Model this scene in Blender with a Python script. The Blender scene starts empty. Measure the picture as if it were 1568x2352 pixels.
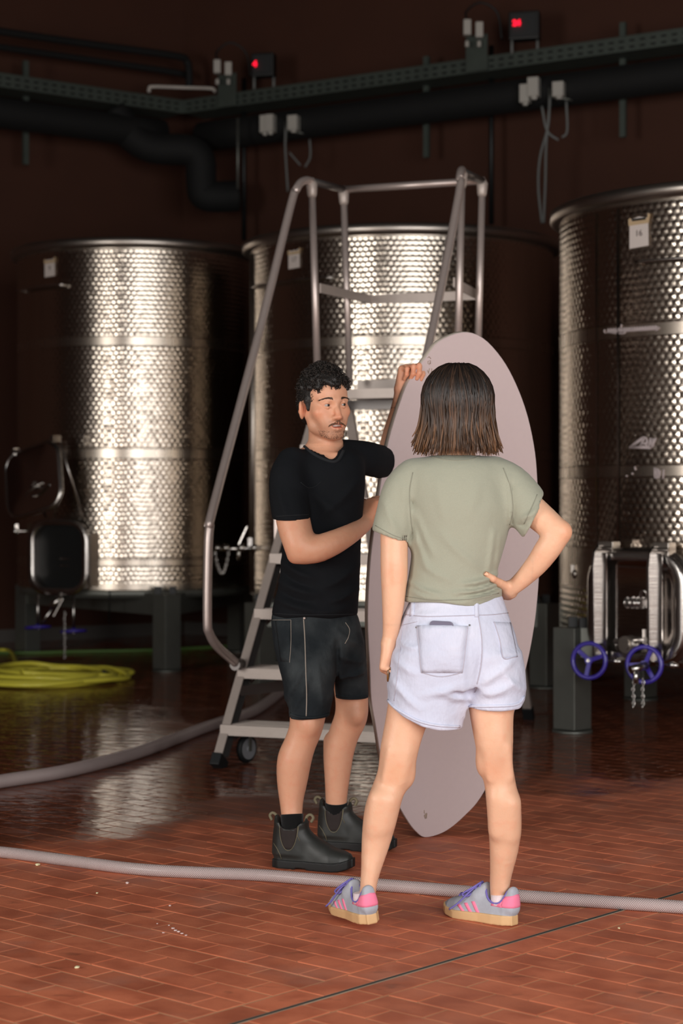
import bpy, bmesh, math, random
import numpy as np
from mathutils import Vector, Matrix
from mathutils.bvhtree import BVHTree

random.seed(7); np.random.seed(7)
SC = bpy.context.scene
COL = SC.collection
PI = math.pi
R = math.radians

# ------------------------------------------------------------------ camera, light, exposure
FOC, HC, HZ = 4300.0, 1.28, 1150.0      # focal length in pixels of the 1568 x 2352 frame, eye height, horizon row
cam_d = bpy.data.cameras.new('camera')
cam = bpy.data.objects.new('camera', cam_d); COL.objects.link(cam)
cam.location = (0, 0, HC); cam.rotation_euler = (PI/2, 0, 0)
cam_d.sensor_fit = 'VERTICAL'; cam_d.sensor_height = 36.0
cam_d.lens = 36.0*FOC/2352.0
cam_d.shift_y = -(1176-HZ)/2352.0
cam_d.dof.use_dof = True; cam_d.dof.focus_distance = 6.0; cam_d.dof.aperture_fstop = 3.2
cam_d.clip_end = 200
SC.camera = cam

world = bpy.data.worlds.new('world'); SC.world = world
world.use_nodes = True
world.node_tree.nodes['Background'].inputs[0].default_value = (0.62, 0.72, 0.85, 1)
world.node_tree.nodes['Background'].inputs[1].default_value = 0.6

def area(name, loc, target, sx, sy, power, col):
    d = bpy.data.lights.new(name, 'AREA'); d.shape = 'RECTANGLE'; d.size = sx; d.size_y = sy
    d.energy = power; d.color = col
    o = bpy.data.objects.new(name, d); COL.objects.link(o)
    o.location = loc
    o.rotation_euler = (Vector(target)-Vector(loc)).to_track_quat('-Z', 'Z').to_euler()
    return o
# daylight through the big gate in which the photographer stands, and through the side gate on the left
area('daylight_gate', (2.9, -.65, 2.2), (2.0, 8, 1.0), 8.2, 3.8, 640, (1.0, 0.965, 0.93))
area('daylight_side_gate', (-6.7, 1.2, 2.2), (0, 5.6, 1.0), 2.4, 3.8, 430, (1.0, 0.955, 0.90))

SC.view_settings.view_transform = 'Standard'
SC.view_settings.look = 'None'
SC.view_settings.gamma = 1.0
SC.view_settings.use_curve_mapping = False
SC.view_settings.exposure = -0.12

# ------------------------------------------------------------------ small helpers
def P(px, py, Y):
    return Vector(((px-784)/FOC*Y, Y, HC-(py-HZ)/FOC*Y))
def G(px, py):
    Y = HC*FOC/(py-HZ)
    return Vector(((px-784)/FOC*Y, Y, 0))

def cr(pts, n=6, closed=False):
    """Catmull-Rom through tuples of any length"""
    p = [np.array(q, float) for q in pts]
    out = []
    m = len(p)
    rng = range(m if closed else m-1)
    for i in rng:
        if closed:
            a, b, c, d = p[(i-1) % m], p[i], p[(i+1) % m], p[(i+2) % m]
        else:
            a = p[i-1] if i > 0 else 2*p[0]-p[1]
            b, c = p[i], p[i+1]
            d = p[i+2] if i+2 < m else 2*p[-1]-p[-2]
        for k in range(n):
            t = k/n
            out.append(0.5*((2*b)+(c-a)*t+(2*a-5*b+4*c-d)*t*t+(3*b-a-3*c+d)*t**3))
    if not closed: out.append(p[-1])
    return out

class MB:
    """collects shapes into ONE mesh object"""
    def __init__(s): s.v = []; s.f = []; s.sm = []
    def add(s, vs, fs, smooth=False):
        o = len(s.v); s.v += [tuple(v) for v in vs]
        s.f += [tuple(i+o for i in f) for f in fs]; s.sm += [smooth]*len(fs)
        return s
    def box(s, c, size, M=None, taper=1.0):
        hx, hy, hz = size[0]/2, size[1]/2, size[2]/2
        vs = [Vector((x*hx*(taper if z > 0 else 1), y*hy*(taper if z > 0 else 1), z*hz)) for z in (-1, 1) for x, y in ((-1, -1), (1, -1), (1, 1), (-1, 1))]
        if M is not None: vs = [M @ v for v in vs]
        vs = [v+Vector(c) for v in vs]
        return s.add(vs, [(3, 2, 1, 0), (4, 5, 6, 7), (0, 1, 5, 4), (1, 2, 6, 5), (2, 3, 7, 6), (3, 0, 4, 7)])
    def bar(s, a, b, w, h, up=(0, 0, 1)):
        """rectangular bar from a to b, w across, h along 'up'"""
        a, b = Vector(a), Vector(b); d = b-a; L = d.length; d.normalize()
        u = Vector(up); x = d.cross(u).normalized(); z = x.cross(d).normalized()
        M = Matrix((x, d, z)).transposed()
        return s.box((a+b)/2, (w, L, h), M)
    def tube(s, pts, r, n=10, closed=False, caps=True, flat=None):
        pts = [Vector(p[:3]) for p in pts]; m = len(pts)
        rs = r if hasattr(r, '__len__') else [r]*m
        T = []
        for i in range(m):
            if closed: t = pts[(i+1) % m]-pts[i-1]
            else: t = pts[min(i+1, m-1)]-pts[max(i-1, 0)]
            T.append(t.normalized() if t.length > 1e-9 else Vector((0, 0, 1)))
        ref = Vector((0, 0, 1)) if abs(T[0].z) < .9 else Vector((1, 0, 0))
        x = (ref-T[0]*ref.dot(T[0])).normalized()
        vs = []
        for i in range(m):
            x = (x-T[i]*x.dot(T[i]))
            x = x.normalized() if x.length > 1e-6 else T[i].orthogonal().normalized()
            y = T[i].cross(x)
            for k in range(n):
                a = 2*PI*k/n
                vs.append(pts[i]+(x*math.cos(a)*(flat or 1)+y*math.sin(a))*rs[i])
        fs = []
        for i in range(m if closed else m-1):
            j = (i+1) % m
            for k in range(n):
                l = (k+1) % n
                fs.append((i*n+k, i*n+l, j*n+l, j*n+k))
        s.add(vs, fs, True)
        if caps and not closed:
            o = len(s.v)-len(vs)
            s.f.append(tuple(o+k for k in range(n))[::-1]); s.sm.append(False)
            s.f.append(tuple(o+(m-1)*n+k for k in range(n))); s.sm.append(False)
        return s
    def cyl(s, a, b, r, n=16, r2=None):
        return s.tube([a, b], [r, r if r2 is None else r2], n)
    def lathe(s, prof, c=(0, 0, 0), n=48, M=None, smooth=True, a0=0, a1=2*PI):
        full = abs(a1-a0-2*PI) < 1e-6
        cnt = n if full else n+1
        vs = []
        for r, z in prof:
            for k in range(cnt):
                a = a0+(a1-a0)*k/n
                v = Vector((r*math.cos(a), r*math.sin(a), z))
                if M is not None: v = M @ v
                vs.append(v+Vector(c))
        fs = []
        for i in range(len(prof)-1):
            for k in range(n):
                l = (k+1) % cnt
                fs.append((i*cnt+k, i*cnt+l, (i+1)*cnt+l, (i+1)*cnt+k))
        return s.add(vs, fs, smooth)
    def ball(s, c, r, M=None, n=14, m=8):
        rr = r if hasattr(r, '__len__') else (r, r, r)
        vs = []; fs = []
        for i in range(m+1):
            t = PI*i/m
            for k in range(n):
                a = 2*PI*k/n
                v = Vector((rr[0]*math.sin(t)*math.cos(a), rr[1]*math.sin(t)*math.sin(a), rr[2]*math.cos(t)))
                if M is not None: v = M @ v
                vs.append(v+Vector(c))
        for i in range(m):
            for k in range(n):
                l = (k+1) % n
                fs.append((i*n+k, (i+1)*n+k, (i+1)*n+l, i*n+l))
        return s.add(vs, fs, True)
    def prism(s, poly, z0, z1, M=None, c=(0, 0, 0)):
        """extrude a 2D polygon (x, y) from z0 to z1"""
        n = len(poly)
        vs = [Vector((x, y, z)) for z in (z0, z1) for x, y in poly]
        if M is not None: vs = [M @ v for v in vs]
        vs = [v+Vector(c) for v in vs]
        fs = [tuple(range(n))[::-1], tuple(range(n, 2*n))]
        fs += [(i, (i+1) % n, n+(i+1) % n, n+i) for i in range(n)]
        return s.add(vs, fs)
    def mesh(s, name, bevel=0):
        me = bpy.data.meshes.new(name)
        me.from_pydata(s.v, [], s.f); me.update()
        me.polygons.foreach_set('use_smooth', s.sm)
        if bevel:
            bm = bmesh.new(); bm.from_mesh(me)
            es = [e for e in bm.edges if len(e.link_faces) == 2 and e.calc_face_angle(0) > .6]
            bmesh.ops.bevel(bm, geom=es, offset=bevel, segments=2, profile=.6, affect='EDGES', clamp_overlap=True)
            bm.to_mesh(me); bm.free()
        return me
    def build(s, name, mat, parent=None, bevel=0, local=False):
        return link(name, s.mesh(name, bevel), mat, parent, local)

def link(name, me, mat, parent=None, local=False):
    o = bpy.data.objects.new(name, me); COL.objects.link(o)
    if mat is not None: me.materials.clear(); me.materials.append(mat)
    if parent is not None:
        o.parent = parent
        if not local and parent.type == 'EMPTY':
            o.matrix_parent_inverse = (Matrix.Translation(parent.location) @ parent.rotation_euler.to_matrix().to_4x4()).inverted()
    return o
def thing(name, label, cat, loc=(0, 0, 0), group=None, rotz=0):
    o = bpy.data.objects.new(name, None); COL.objects.link(o)
    o.location = loc; o.rotation_euler = (0, 0, rotz); o.empty_display_size = .1
    return tag(o, label, cat, group)
def tag(o, label, cat=None, group=None):
    o['label'] = label
    if cat: o['category'] = cat
    if group: o['group'] = group
    return o
def struct(o): o['kind'] = 'structure'; return o
def stuff(o): o['kind'] = 'stuff'; return o
def dup(root, loc, rotz=0, label=None, group=None):
    r = root.copy(); COL.objects.link(r); r.location = loc; r.rotation_euler = (0, 0, rotz)
    if label: r['label'] = label
    if group: r['group'] = group
    for ch in list(root.children):
        c = ch.copy(); COL.objects.link(c); c.parent = r
        for g in list(ch.children):
            d = g.copy(); COL.objects.link(d); d.parent = c
    return r

# ------------------------------------------------------------------ materials
def lin(c):
    return tuple(((x/255)/12.92 if x/255 <= .04045 else ((x/255+.055)/1.055)**2.4) for x in c)+(1,)
class NT:
    def __init__(s, name):
        s.m = bpy.data.materials.new(name); s.m.use_nodes = True
        s.t = s.m.node_tree; s.b = s.t.nodes['Principled BSDF']
    def n(s, typ, ins=None, **kw):
        nd = s.t.nodes.new(typ)
        for k, v in kw.items(): setattr(nd, k, v)
        for k, v in (ins or {}).items(): s.set(nd.inputs[k], v)
        return nd
    def set(s, sock, v):
        if isinstance(v, bpy.types.NodeSocket): s.t.links.new(v, sock)
        else: sock.default_value = v
    def p(s, **kw):
        names = dict(col='Base Color', met='Metallic', rough='Roughness', nor='Normal', sss='Subsurface Weight', spec='Specular IOR Level',
                     emc='Emission Color', ems='Emission Strength', coat='Coat Weight', coatr='Coat Roughness', sheen='Sheen Weight', trans='Transmission Weight', aniso='Anisotropic', sssr='Subsurface Radius', ssss='Subsurface Scale')
        for k, v in kw.items(): s.set(s.b.inputs[names[k]], v)
        return s
    def math(s, op, a, b=0.0, c=0.0, clamp=False):
        nd = s.n('ShaderNodeMath', operation=op, use_clamp=clamp)
        s.set(nd.inputs[0], a); s.set(nd.inputs[1], b); s.set(nd.inputs[2], c)
        return nd.outputs[0]
    def mix(s, f, a, b):
        nd = s.n('ShaderNodeMix', data_type='RGBA')
        s.set(nd.inputs[0], f); s.set(nd.inputs[6], a); s.set(nd.inputs[7], b)
        return nd.outputs[2]
    def ramp(s, f, a, b):
        nd = s.n('ShaderNodeMapRange'); nd.interpolation_type = 'SMOOTHSTEP'
        s.set(nd.inputs[0], f); s.set(nd.inputs[1], a); s.set(nd.inputs[2], b)
        return nd.outputs[0]
    def noise(s, vec=None, scale=5, detail=3, rough=.5):
        nd = s.n('ShaderNodeTexNoise', {'Scale': scale, 'Detail': detail, 'Roughness': rough})
        if vec is not None: s.set(nd.inputs['Vector'], vec)
        return nd.outputs[0]
    def pos(s): return s.n('ShaderNodeNewGeometry').outputs['Position']
    def obj(s): return s.n('ShaderNodeTexCoord').outputs['Object']
    def bump(s, h, dist=.01, strength=1.0):
        nd = s.n('ShaderNodeBump', {'Height': h, 'Distance': dist, 'Strength': strength})
        return nd.outputs[0]
    def scalev(s, v, sc):
        nd = s.n('ShaderNodeMapping'); s.set(nd.inputs['Vector'], v); nd.inputs['Scale'].default_value = sc
        return nd.outputs[0]

def simple(name, rgb, rough=.5, met=0, var=.0, scale=20, bumpd=0, **kw):
    t = NT(name)
    c = lin(rgb)
    if var:
        f = t.noise(t.pos(), scale, 4)
        a = tuple(min(1, x*(1-var)) for x in c[:3])+(1,); b = tuple(min(1, x*(1+var)) for x in c[:3])+(1,)
        t.p(col=t.mix(f, a, b))
        if bumpd: t.p(nor=t.bump(f, bumpd))
    else: t.p(col=c)
    t.p(rough=rough, met=met, **kw)
    return t.m

def mat_brick(name, c1, c2, objrand=True):
    t = NT(name); pos = t.pos()
    big = t.noise(pos, 1.6, 4); fine = t.noise(pos, 26, 5, .65); mid = t.noise(pos, 7, 3)
    col = t.mix(t.ramp(mid, .35, .68), lin(c1), lin(c2))
    at = t.n('ShaderNodeAttribute', attribute_name='tone').outputs['Fac']
    rnd = t.n('ShaderNodeObjectInfo').outputs['Random'] if objrand else at
    hv = t.n('ShaderNodeHueSaturation'); t.set(hv.inputs['Color'], col)
    t.set(hv.inputs['Value'], t.math('MULTIPLY_ADD', rnd, .26, .87))
    col = hv.outputs[0]
    # darker worn spots with a shape of their own
    sp = t.ramp(t.noise(t.scalev(pos, (1, 1.6, 1)), 5.5, 5, .62), .60, .70)
    col = t.mix(t.math('MULTIPLY', sp, .45), col, lin((104, 54, 36)))
    pale = t.ramp(t.noise(pos, 3.1, 5, .6), .50, .72)
    col = t.mix(t.math('MULTIPLY', pale, .30), col, lin((168, 128, 112)))
    # water lies beyond y = 7.2 m or so, further back on the right
    sep = t.n('ShaderNodeSeparateXYZ', {0: pos})
    edge = t.math('ADD', sep.outputs[1], t.math('MULTIPLY', sep.outputs[0], -.62))
    edge = t.math('ADD', edge, t.math('MULTIPLY', t.math('SUBTRACT', big, .5), 2.6))
    wet = t.ramp(edge, 7.2, 8.1)
    wet2 = t.math('MULTIPLY', wet, t.math('MULTIPLY_ADD', t.ramp(t.noise(t.scalev(pos, (.8, 1.0, 1)), 1.1, 3), .30, .46), .75, .25))
    col = t.mix(t.math('MULTIPLY', wet, .70), col, lin((52, 33, 25)))
    rough = t.math('MULTIPLY_ADD', wet2, -.53, .62)
    rip = t.noise(t.scalev(pos, (5.0, 13.0, 1)), 1.0, 3, .55)
    h = t.math('ADD', t.math('MULTIPLY', fine, t.math('MULTIPLY_ADD', wet2, -.22, .25)), t.math('MULTIPLY', rip, t.math('MULTIPLY', wet2, 1.0)))
    t.p(col=col, rough=rough, nor=t.bump(h, .006), spec=.5)
    return t.m
M = {}
M['brick'] = mat_brick('clay_paver', (202, 114, 80), (176, 92, 62), True)
M['brick_far'] = mat_brick('clay_paver_field', (202, 114, 80), (176, 92, 62), False)
def mat_mortar():
    t = NT('mortar'); pos = t.pos()
    sep = t.n('ShaderNodeSeparateXYZ', {0: pos})
    wet = t.ramp(t.math('ADD', sep.outputs[1], t.math('MULTIPLY', sep.outputs[0], -.62)), 7.0, 8.2)
    c = t.mix(t.noise(pos, 6, 4), lin((206, 158, 118)), lin((176, 118, 84)))
    t.p(col=t.mix(t.math('MULTIPLY', wet, .72), c, lin((62, 34, 24))), rough=t.math('MULTIPLY_ADD', wet, -.5, .8))
    return t.m
M['mortar'] = mat_mortar()
M['joint'] = simple('joint_rubber', (52, 56, 54), .7)
M['joint_edge'] = simple('joint_mortar', (150, 132, 112), .8, var=.15)
M['wall'] = simple('brown_plaster', (66, 34, 19), .85, var=.12, scale=3, bumpd=.002)
M['wall_dark'] = simple('dark_ceiling', (30, 24, 21), .9, var=.1, scale=2)
M['skirting'] = simple('skirting_grey', (92, 88, 84), .5)

def mat_tank(name, rad, smooth_bands, pitch=.045, tint=(214, 202, 188)):
    """circle-polished stainless: rows of small polished discs, plain bands between"""
    t = NT(name)
    sep = t.n('ShaderNodeSeparateXYZ', {0: t.obj()})
    u = t.math('MULTIPLY', t.math('ARCTAN2', sep.outputs[1], sep.outputs[0]), rad/pitch)
    v = t.math('DIVIDE', sep.outputs[2], pitch*.78)
    row = t.math('FLOOR', v)
    u2 = t.math('ADD', u, t.math('MULTIPLY', row, .5))
    fu = t.math('SUBTRACT', t.math('FRACT', u2), .5); fv = t.math('SUBTRACT', t.math('FRACT', v), .5)
    r = t.math('SQRT', t.math('ADD', t.math('MULTIPLY', fu, fu), t.math('MULTIPLY', fv, fv)))
    h = t.math('SUBTRACT', .56, r, clamp=True)
    mask = None
    for a, b in smooth_bands:
        k = t.math('MULTIPLY', t.math('GREATER_THAN', sep.outputs[2], a), t.math('LESS_THAN', sep.outputs[2], b))
        mask = k if mask is None else t.math('MAXIMUM', mask, k)
    cell = t.n('ShaderNodeTexWhiteNoise', noise_dimensions='2D')
    cv = t.n('ShaderNodeCombineXYZ', {0: t.math('FLOOR', u2), 1: row}); t.set(cell.inputs['Vector'], cv.outputs[0])
    amp = t.math('MULTIPLY', t.math('SUBTRACT', 1.0, mask), t.math('MULTIPLY_ADD', cell.outputs['Value'], .7, .6))
    h = t.math('MULTIPLY', h, amp)
    big = t.noise(t.obj(), 1.5, 2)
    hh = t.math('ADD', h, t.math('MULTIPLY', big, .3))
    smear = t.noise(t.scalev(t.obj(), (9, 9, .5)), 1, 4)
    t.p(col=t.mix(smear, lin(tint), lin(tuple(x*.78 for x in tint))), met=1.0,
        rough=t.math('MULTIPLY_ADD', mask, .06, t.math('MULTIPLY_ADD', smear, .08, .17)), nor=t.bump(hh, .0037))
    return t.m
def mat_steel(name, rgb, rough, scale=(2, 2, 40), b=.0006):
    t = NT(name)
    f = t.noise(t.scalev(t.obj(), scale), 4, 4)
    c = lin(rgb)
    t.p(col=t.mix(f, c, tuple(x*.72 for x in c[:3])+(1,)), met=1, rough=t.math('MULTIPLY_ADD', f, .12, rough), nor=t.bump(f, b))
    return t.m
M['steel'] = mat_steel('stainless', (205, 200, 196), .18)
M['steel_mirror'] = mat_steel('polished_stainless', (205, 200, 196), .07, b=.0002)
M['steel_rim'] = mat_steel('stainless_rim', (190, 182, 174), .28)
M['galv'] = simple('galvanised_steel', (120, 122, 116), .48, met=.75, var=.15, scale=9)
M['alu'] = simple('satin_aluminium', (206, 192, 186), .38, met=.62, var=.06, scale=30)
M['alu_step'] = simple('step_aluminium', (184, 172, 164), .42, met=.22, var=.08, scale=40)
M['alu_dark'] = simple('stile_side', (120, 116, 114), .40, met=.8)
M['blue'] = simple('blue_plastic', (58, 44, 150), .35, coat=.3)
M['rubber'] = simple('black_rubber', (20, 24, 26), .6)
M['caster_wheel'] = simple('grey_wheel', (132, 134, 138), .45)
M['black'] = simple('black_plastic', (10, 12, 12), .5)
M['insul'] = simple('black_pipe_insulation', (11, 12, 12), .8, var=.3, scale=12)
M['tray'] = simple('zinc_tray', (76, 84, 78), .6, met=.4, var=.2, scale=7)
M['greybox'] = simple('grey_plastic', (176, 172, 164), .5)
M['greywire'] = simple('grey_cable', (112, 114, 112), .55)
M['paper'] = simple('white_paper', (206, 196, 190), .8, var=.05, scale=8)
M['tape'] = simple('yellowed_tape', (186, 162, 128), .6, var=.1)
M['ink'] = simple('grey_ink', (96, 84, 82), .8)
M['chalk'] = simple('chalk', (176, 164, 164), .9)
M['yellow'] = simple('yellow_hose', (232, 222, 78), .38, var=.08, scale=9, coat=.2)
M['orange'] = simple('orange_ring', (210, 86, 50), .5)
M['white_plastic'] = simple('white_plastic', (196, 190, 182), .5)
M['green_hose'] = simple('green_hose', (96, 130, 66), .45)
def mat_red():
    t = NT('red_led'); t.p(col=(0.02, 0, 0, 1), emc=(1, 0.005, 0.03, 1), ems=2.2, rough=.6); return t.m
M['led'] = mat_red()
def mat_hose():
    t = NT('braided_hose')
    uv = t.n('ShaderNodeAttribute', attribute_name='suv')
    sep = t.n('ShaderNodeSeparateXYZ', {0: uv.outputs['Vector']})
    a = t.math('SINE', t.math('ADD', t.math('MULTIPLY', sep.outputs[0], 900), t.math('MULTIPLY', sep.outputs[1], 14*PI)))
    b = t.math('SINE', t.math('SUBTRACT', t.math('MULTIPLY', sep.outputs[0], 900), t.math('MULTIPLY', sep.outputs[1], 14*PI)))
    h = t.math('MULTIPLY', t.math('ADD', a, b), .5)
    f = t.noise(t.pos(), 12, 3)
    base = t.mix(f, lin((182, 164, 162)), lin((166, 149, 147)))
    col = t.mix(t.ramp(h, .1, .8), base, lin((192, 176, 172)))
    t.p(col=col, rough=.42, nor=t.bump(h, .0012), coat=.25, coatr=.25)
    return t.m
M['hose'] = mat_hose()

def mat_skin(name, base):
    t = NT(name); pos = t.pos()
    at = t.n('ShaderNodeAttribute', attribute_name='Col').outputs['Color']
    f = t.noise(pos, 38, 4); g = t.noise(pos, 160, 3)
    c = t.mix(t.math('MULTIPLY', t.ramp(f, .45, .75), .22), lin(base), lin((base[0], int(base[1]*.82), int(base[2]*.78))))
    mul = t.n('ShaderNodeMix', data_type='RGBA', blend_type='MULTIPLY'); mul.inputs[0].default_value = 1
    t.set(mul.inputs[6], c); t.set(mul.inputs[7], at)
    t.p(col=mul.outputs[2], rough=.46, sss=.12, sssr=(1, .35, .2), ssss=.012, nor=t.bump(t.math('ADD', f, t.math('MULTIPLY', g, .3)), .0012), spec=.4)
    return t.m
M['skin_m'] = mat_skin('skin_man', (214, 160, 130))
M['skin_w'] = mat_skin('skin_woman', (222, 176, 146))
def mat_cloth(name, rgb, var=.1, weave=420, rough=.9, wrinkle=.006, wscale=9, sheen=.15, aniso=(1, 1, 1)):
    t = NT(name); pos = t.pos()
    f = t.noise(t.scalev(pos, aniso), wscale, 4); g = t.noise(pos, weave, 2)
    c = lin(rgb)
    col = t.mix(g, tuple(x*(1-var) for x in c[:3])+(1,), tuple(min(1, x*(1+var)) for x in c[:3])+(1,))
    nb = t.bump(t.math('ADD', f, t.math('MULTIPLY', g, .05)), wrinkle)
    t.p(col=col, rough=rough, nor=nb, sheen=sheen, spec=.2)
    return t.m
M['tee_m'] = mat_cloth('black_cotton', (15, 18, 22), .25, sheen=.0)
M['tee_w'] = mat_cloth('sage_cotton', (152, 154, 138), .08, wrinkle=.010, wscale=7)
def mat_denim(name, rgb, pale, k=.7):
    t = NT(name); pos = t.pos()
    f = t.noise(pos, 6, 4); g = t.noise(t.scalev(pos, (300, 300, 60)), 1, 2); e = t.noise(pos, 24, 4)
    c = t.mix(t.math('MULTIPLY', t.ramp(f, .42, .7), k), lin(rgb), lin(pale))
    c = t.mix(t.math('MULTIPLY', g, .3), c, tuple(x*.7 for x in lin(rgb)[:3])+(1,))
    t.p(col=c, rough=.9, nor=t.bump(t.math('ADD', t.math('MULTIPLY', e, .6), t.math('ADD', f, t.math('MULTIPLY', g, .05))), .008), sheen=.0, spec=.2)
    return t.m
M['denim_w'] = mat_denim('white_denim', (198, 203, 222), (214, 217, 233))
M['denim_w_seam'] = simple('white_denim_seam', (178, 174, 186), .9, var=.08, scale=200)
M['denim_m'] = mat_denim('black_denim', (30, 36, 40), (70, 76, 78))
M['thread_m'] = simple('pale_thread', (150, 142, 132), .9)
M['sock_m'] = mat_cloth('black_sock', (10, 11, 12), .3, 300)
M['sock_w'] = mat_cloth('white_sock', (222, 206, 210), .1, 300)
M['leather'] = simple('worn_black_leather', (38, 40, 38), .48, var=.45, scale=11, bumpd=.002)
M['boot_sole'] = simple('boot_sole', (16, 17, 17), .65)
M['elastic'] = simple('brown_elastic', (40, 32, 30), .9, var=.2, scale=60)
M['stitch'] = simple('tan_stitching', (112, 104, 82), .8)
M['shoe_grey'] = simple('grey_blue_suede', (164, 168, 178), .95, var=.08, scale=120)
M['shoe_pink'] = simple('pink_suede', (238, 128, 160), .85, var=.06, scale=90)
M['shoe_lace'] = simple('purple_lace', (112, 104, 176), .8, var=.12, scale=120)
M['gum'] = simple('gum_sole', (206, 168, 122), .6, var=.08, scale=30)
M['board'] = simple('mauve_grey_deck', (186, 170, 170), .60, var=.03, scale=60)
M['board_edge'] = simple('cream_edge', (214, 202, 188), .6)
M['board_mark'] = simple('tan_mark', (146, 126, 104), .8)
M['phone'] = simple('dark_phone', (104, 102, 122), .3)
M['tortoise'] = simple('tortoiseshell', (110, 70, 24), .25, var=.5, scale=60, coat=.5)
M['lens'] = simple('dark_lens', (24, 20, 16), .1)
def mat_hair(name, rough):
    t = NT(name)
    at = t.n('ShaderNodeAttribute', attribute_name='Col').outputs['Color']
    t.p(col=at, rough=rough, spec=.45)
    return t.m
M['hair_m'] = mat_hair('dark_brown_hair', .55)
M['hair_w'] = mat_hair('brown_bob_hair', .47)
M['eye'] = simple('eye_white', (164, 152, 146), .25)
M['iris'] = simple('iris', (40, 34, 30), .15)
M['teeth'] = simple('teeth', (176, 156, 146), .35)
# ------------------------------------------------------------------ the room
AX = R(41.8)
BV = Vector((math.sin(AX), math.cos(AX), 0)); AV = Vector((-math.cos(AX), math.sin(AX), 0))
ROTF = Matrix((AV, BV, Vector((0, 0, -1)))).transposed()      # columns AV, BV (z flipped to stay right handed)

floor_mb = MB()
floor_mb.add([(-16, -4, -.0014), (16, -4, -.0014), (16, 22, -.0014), (-16, 22, -.0014), (-16, -4, -.2), (16, -4, -.2), (16, 22, -.2), (-16, 22, -.2)],
             [(0, 1, 2, 3), (7, 6, 5, 4), (0, 4, 5, 1), (1, 5, 6, 2), (2, 6, 7, 3), (3, 7, 4, 0)])
floor = struct(floor_mb.build('floor', M['mortar']))
BW, BL, JG, GAP = .1005, .2005, 3.250, .0058
def ab2w(a, b, z=0): return AV*a+BV*b+Vector((0, 0, z))
def brick_geo(la, lb):
    """chamfered paver top, la along A, lb along B, centred"""
    e, d = .0016, .006
    o = [(-la/2, -lb/2), (la/2, -lb/2), (la/2, lb/2), (-la/2, lb/2)]
    i = [(x-math.copysign(e, x), y-math.copysign(e, y)) for x, y in o]
    vs = [(x, y, -d) for x, y in o]+[(x, y, -.0010) for x, y in o]+[(x, y, 0) for x, y in i]
    fs = [(8, 9, 10, 11)]
    for k in range(4):
        l = (k+1) % 4
        fs += [(k, l, 4+l, 4+k), (4+k, 4+l, 8+l, 8+k)]
    return vs, fs
cells = []      # centre a, b, length along a, along b
def cell(a, b, la, lb):
    w = ab2w(a, b)
    if w.y < 3.2 or w.y > 18.5: return
    if abs(w.x) > .24*w.y+1.2: return
    cells.append((a, b, la, lb, w))
half = BL/2
for k in range(-20, 110):                                   # the border course on both sides of the joint
    cell(JG+.0565, -2+k*BL+.06, BW-GAP, BL-GAP); cell(JG-.0565, -2+k*BL+.165, BW-GAP, BL-GAP)
for j in range(-30, 230):
    b = -2.0+j*BW+.0125
    off = half if j % 2 else 0
    for k in range(-1, 110):
        a0 = JG+.1085+k*BL+off; a1 = a0+BL
        if k < 0:
            if off == 0: continue
            a0 = JG+.1085
        cell((a0+a1)/2, b, a1-a0-GAP, BW-GAP)
        a1 = JG-.1085-k*BL-off; a0 = a1-BL
        if k < 0: a1 = JG-.1085
        cell((a0+a1)/2, b, a1-a0-GAP, BW-GAP)
def proj(w): return 784+w.x/w.y*FOC, HZ+(HC-w.z)/w.y*FOC
infr = []; rest = []
for c in cells:
    px, py = proj(c[4])
    (infr if -20 < px < 1588 and py < 2372 else rest).append(c)
infr.sort(key=lambda c: c[4].y)
near, far = infr[:300], infr[300:]+rest
cache = {}
def brick_mesh(la, lb):
    key = (round(la, 4), round(lb, 4))
    if key not in cache:
        vs, fs = brick_geo(la, lb)
        me = bpy.data.meshes.new('brick'); me.from_pydata(vs, [], fs); me.update()
        me.materials.append(M['brick']); cache[key] = me
    return cache[key]
Rz = math.atan2(AV.y, AV.x)
for a, b, la, lb, w in near:
    o = bpy.data.objects.new('brick', brick_mesh(la, lb)); COL.objects.link(o)
    o.location = (w.x, w.y, random.uniform(-.0008, .0008)); o.rotation_euler = (random.gauss(0, .0022), random.gauss(0, .0022), Rz)
    o.parent = floor
vs = []; fs = []; tone = []
for a, b, la, lb, w in far:
    bv, bf = brick_geo(la, lb); o = len(vs)
    Mx = Matrix.Translation(w) @ Matrix.Rotation(Rz, 4, 'Z') @ Matrix.Rotation(random.gauss(0, .0024), 4, 'X') @ Matrix.Rotation(random.gauss(0, .0024), 4, 'Y')
    vs += [tuple(Mx @ Vector(v)) for v in bv]; fs += [tuple(i+o for i in f) for f in bf]; tone += [random.random()]*len(bv)
me = bpy.data.meshes.new('paver_field'); me.from_pydata(vs, [], fs); me.update()
at = me.attributes.new('tone', 'FLOAT', 'POINT'); at.data.foreach_set('value', tone)
stuff(link('paver_field', me, M['brick_far'], floor))
mb = MB(); mb.bar(ab2w(JG, -3, -.0024), ab2w(JG, 19, -.0024), .010, .006); mb.build('expansion_joint', M['joint'], floor)
mb = MB()
for s in (-1, 1): mb.bar(ab2w(JG+s*.0062, -3, -.0032), ab2w(JG+s*.0062, 19, -.0026), .004, .0066)
mb.build('joint_edging', M['joint_edge'], floor)

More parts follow.
